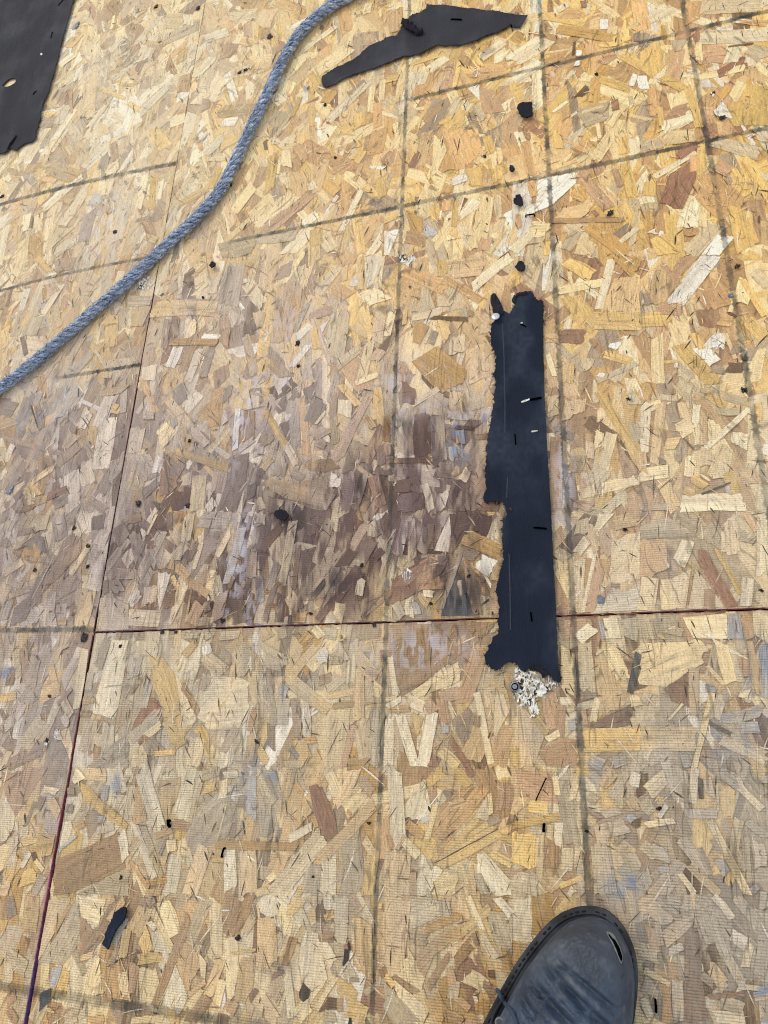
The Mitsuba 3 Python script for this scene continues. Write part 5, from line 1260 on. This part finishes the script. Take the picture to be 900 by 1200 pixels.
def loft(rings, cap=True):
    n = len(rings[0])
    v = np.vstack(rings)
    f = []
    j = np.arange(n)
    j2 = (j + 1) % n
    for k in range(len(rings) - 1):
        a, b = k * n, (k + 1) * n
        f += [np.c_[a + j, a + j2, b + j2], np.c_[a + j, b + j2, b + j]]
    if cap:
        v = np.vstack([v, rings[0].mean(0), rings[-1].mean(0)])
        e = (len(rings) - 1) * n
        m_ = len(v)
        f += [np.c_[np.full(n, m_ - 2), j2, j], np.c_[np.full(n, m_ - 1), e + j, e + j2]]
    return v, np.vstack(f)


Z0 = .0026
obj('outsole', loft([ring_at(-.004, Z0), ring_at(-.0015, Z0 + .001), ring_at(-.0008, .010), ring_at(-.0022, .0115), ring_at(-.0022, .0130), ring_at(-.0006, .0142), ring_at(-.0006, .0180)]), 'boot_rubber', BOOT)
obj('welt', loft([ring_at(-.0030, .0182), ring_at(-.0004, .0184), ring_at(.0000, .0200), ring_at(.0000, .0226), ring_at(-.0012, .0240), ring_at(-.0058, .0242), ring_at(-.0072, .0225), ring_at(-.016, .0222)]), 'boot_rubber', BOOT)
# stitches round the welt
sr = ring_at(-.0036, .0244, 230)
st = []
for i in range(0, 230, 2):
    a, b = sr[i], sr[(i + 1) % 230]
    if random.random() < .22:
        continue
    st.append(tube([a - [0, 0, .0006], a * .8 + b * .2 + [0, 0, .0002], a * .2 + b * .8 + [0, 0, .0002], b - [0, 0, .0006]], .0006 + .0003 * random.random(), 5))
obj('stitching', join(*st), 'stitch_thread', BOOT, kind='stuff')

# the upper: cross-sections behind one another
NS, NT = 286, 200
S_ = np.r_[np.linspace(0, 1, 60) ** 2.0 * .045, np.linspace(.0457, .175, 190), np.linspace(.179, LEN - .012, 36)]
from shapely import affinity
from shapely.geometry import LineString
vamp = affinity.translate(rp_.buffer(-.0068), .0030, 0)
vy0, vy1 = vamp.bounds[1], vamp.bounds[3]
up_v = []
T_ = np.linspace(0, math.pi, NT)
for s in S_:
    se = vy0 + (vy1 - vy0) * (s / S_[-1]) * .998 + 2e-6
    hit = vamp.intersection(LineString([(-.3, se), (.3, se)]))
    a_in, b_in = (hit.bounds[0], hit.bounds[2]) if not hit.is_empty else (-.0005, .0005)
    b_in += float(np.interp(s, [0, .02, .06], [0, .0005, .0026]))
    cm, hw = (a_in + b_in) / 2, max((b_in - a_in) / 2, .0006)
    top = np.interp(s, [0, .002, .006, .012, .022, .036, .050, .075, .100, .13, .16, .19, .22, LEN], [.003, .012, .022, .030, .0365, .0410, .0430, .0440, .049, .064, .088, .118, .145, .150])
    latp = cm + hw * np.sign(np.cos(T_)) * np.abs(np.cos(T_)) ** .80
    zz = ZW - .002 + top * np.abs(np.sin(T_)) ** .74
    up_v.append(world(latp, np.full(NT, se), zz))
U = np.array(up_v)[:, ::-1]


def crease_px(v):
    """Flex creases across the vamp and the dent of the tear, as height offsets."""
    segs = [((622, 1116), (655, 1150), .0030, .0042), ((655, 1150), (690, 1186), .0034, .0045), ((690, 1186), (720, 1215), .0026, .0045),
            ((636, 1118), (668, 1140), .0014, .0030), ((668, 1140), (722, 1186), .0013, .0032), ((608, 1138), (640, 1172), .0022, .004), ((640, 1172), (672, 1206), .0024, .0045), ((600, 1160), (628, 1196), .0016, .004)]
    lo, hi = np.zeros(len(v)), np.zeros(len(v))
    segs = [(a, b, 2.1 * dep, wid * .75) for a, b, dep, wid in segs]
    dd = (v - np.array([0, 0, H])) @ R
    px = np.c_[CX + F * dd[:, 0] / dd[:, 2], CY + F * dd[:, 1] / dd[:, 2]]
    w = (meshkit.noise(v * 60, 3) - .5) * 6
    for a, b, dep, wid in segs:
        A, B = np.array([*at(*a, .065)[:2]]), np.array([*at(*b, .065)[:2]])
        ab = B - A
        ap = v[:, :2] - A
        t = np.clip(ap @ ab / (ab @ ab), 0, 1)
        dist = np.linalg.norm(ap - t[:, None] * ab, axis=1) + w * .0003
        end = np.clip(np.minimum(t, 1 - t) * 4 + .35, 0, 1)
        lo = np.minimum(lo, -dep * end * np.exp(-(dist / wid) ** 2))
        hi = np.maximum(hi, dep * .5 * end * np.exp(-((dist - 2.1 * wid) / (1.2 * wid)) ** 2))
    return lo + hi


UV_ = U.reshape(-1, 3)
off = crease_px(UV_)
UV_[:, 2] += off * np.clip((UV_[:, 2] - .03) / .03, 0, 1)
UV_[:, 2] += (meshkit.fbm(UV_ * 45, 3, 2) - .5) * .0035 * np.clip((UV_[:, 2] - .03) / .02, 0, 1)


def px_of(v):
    dd = (v - np.array([0, 0, H])) @ R
    return np.c_[CX + F * dd[:, 0] / dd[:, 2], CY + F * dd[:, 1] / dd[:, 2]]


def on_boot(px, py):
    P = px_of(UV_)
    i = np.argsort((P[:, 0] - px) ** 2 + (P[:, 1] - py) ** 2)[:40]
    dist = np.linalg.norm(UV_[i] - (0, 0, H), axis=1)
    z = UV_[i[:6]][:, 2].mean()
    return at(px, py, z)


nS, nT = U.shape[:2]
i, j = np.meshgrid(np.arange(nS - 1), np.arange(nT - 1), indexing='ij')
q = np.stack([i * nT + j, i * nT + j + 1, (i + 1) * nT + j + 1, (i + 1) * nT + j], -1).reshape(-1, 4)
f = np.vstack([q[:, [0, 1, 2]], q[:, [0, 2, 3]]])
# the tear in the toe: a real slit through the leather
TEAR = [(711.5, 1092), (716, 1094.5), (721.5, 1101), (726.5, 1110), (729, 1118), (729.5, 1124), (728, 1129), (725, 1122), (721, 1112.5), (717, 1103.5), (713, 1097)]
tear3 = np.array([on_boot(*p) for p in TEAR])
tp = Polygon(tear3[:, :2]).buffer(0)
cen = UV_[f].mean(1)
import shapely
inside = shapely.contains_xy(tp, cen[:, 0], cen[:, 1]) & (cen[:, 2] > .03)
f = f[~inside]
nrm_ = np.cross(UV_[f[:, 1]] - UV_[f[:, 0]], UV_[f[:, 2]] - UV_[f[:, 0]])
if nrm_[:, 2].sum() < 0:
    f = f[:, ::-1]
obj('upper', (UV_, f), 'boot_leather', BOOT, smooth=True)
liner = UV_.copy()
liner[:, 2] = np.maximum(liner[:, 2] - .006, ZW - .002)
obj('lining', (liner, np.vstack([q[:, [0, 1, 2]], q[:, [0, 2, 3]]])), 'boot_dark', BOOT, smooth=True)
lip = np.vstack([tear3, tear3[:1]])
lip = np.vstack([np.linspace(lip[i], lip[i + 1], 6)[:-1] for i in range(len(lip) - 1)] + [lip[-1:]])
lip[:, 2] += .0004 + (meshkit.noise(lip * 300, 2) - .5) * .0012
rad = .0001 + .0016 * meshkit.noise(lip * 190, 9) ** 2.2
obj('torn_edge', tube(lip, rad, 6), 'pale_suede', BOOT, label='pale frayed edge of the tear in the toe')
# toe seam line where the upper meets the welt
# shaft, collar and trouser leg, behind the picture's lower edge
def ell(cs, rx, ry, z, n=48, lat=.004):
    th = np.linspace(0, 2 * np.pi, n, endpoint=False)
    return world(lat + rx * np.cos(th), cs + ry * np.sin(th), z)


obj('shaft', loft([ell(.232, .040, .070, .095), ell(.234, .041, .064, .120), ell(.238, .043, .058, .150), ell(.240, .046, .056, .180), ell(.241, .047, .056, .192), ell(.241, .043, .052, .194), ell(.240, .041, .050, .170)], cap=False), 'boot_leather', BOOT, smooth=True)
obj('trouser_leg', loft([ell(.240, .040, .049, .160), ell(.242, .044, .052, .20), ell(.246, .052, .060, .26), ell(.25, .058, .066, .34), ell(.256, .064, .072, .42)], cap=True), 'trouser_cloth', BOOT, smooth=True)
# eyestay, lace and eyelet on the inner side of the vamp
lace = np.array([on_boot(*p) for p in ((583, 1160), (585, 1163), (588, 1169), (593, 1176), (598, 1182), (602, 1189), (605, 1197), (607, 1206))])
lace[:, 2] += .0016
cs2 = CubicSpline(np.arange(len(lace)), lace)
obj('lace', tube(cs2(np.linspace(0, len(lace) - 1, 50)), .0019, 8), 'lace_cloth', BOOT, smooth=True)
ec = on_boot(586, 1198)
th = np.linspace(0, 2 * np.pi, 21)
obj('eyelet', tube(np.array([ec + .0034 * np.array([math.cos(a), math.sin(a), 0]) + [0, 0, .0012] for a in th]), .0010, 7), 'pale_suede', BOOT, smooth=True)
es = np.array([on_boot(*p) for p in ((590, 1166), (586, 1176), (580, 1186), (576, 1198), (572, 1208))])
es[:, 2] += .0006
obj('eyestay_edge', tube(CubicSpline(np.arange(5), es)(np.linspace(0, 4, 40)), .0013, 7), 'boot_rubber', BOOT, smooth=True)
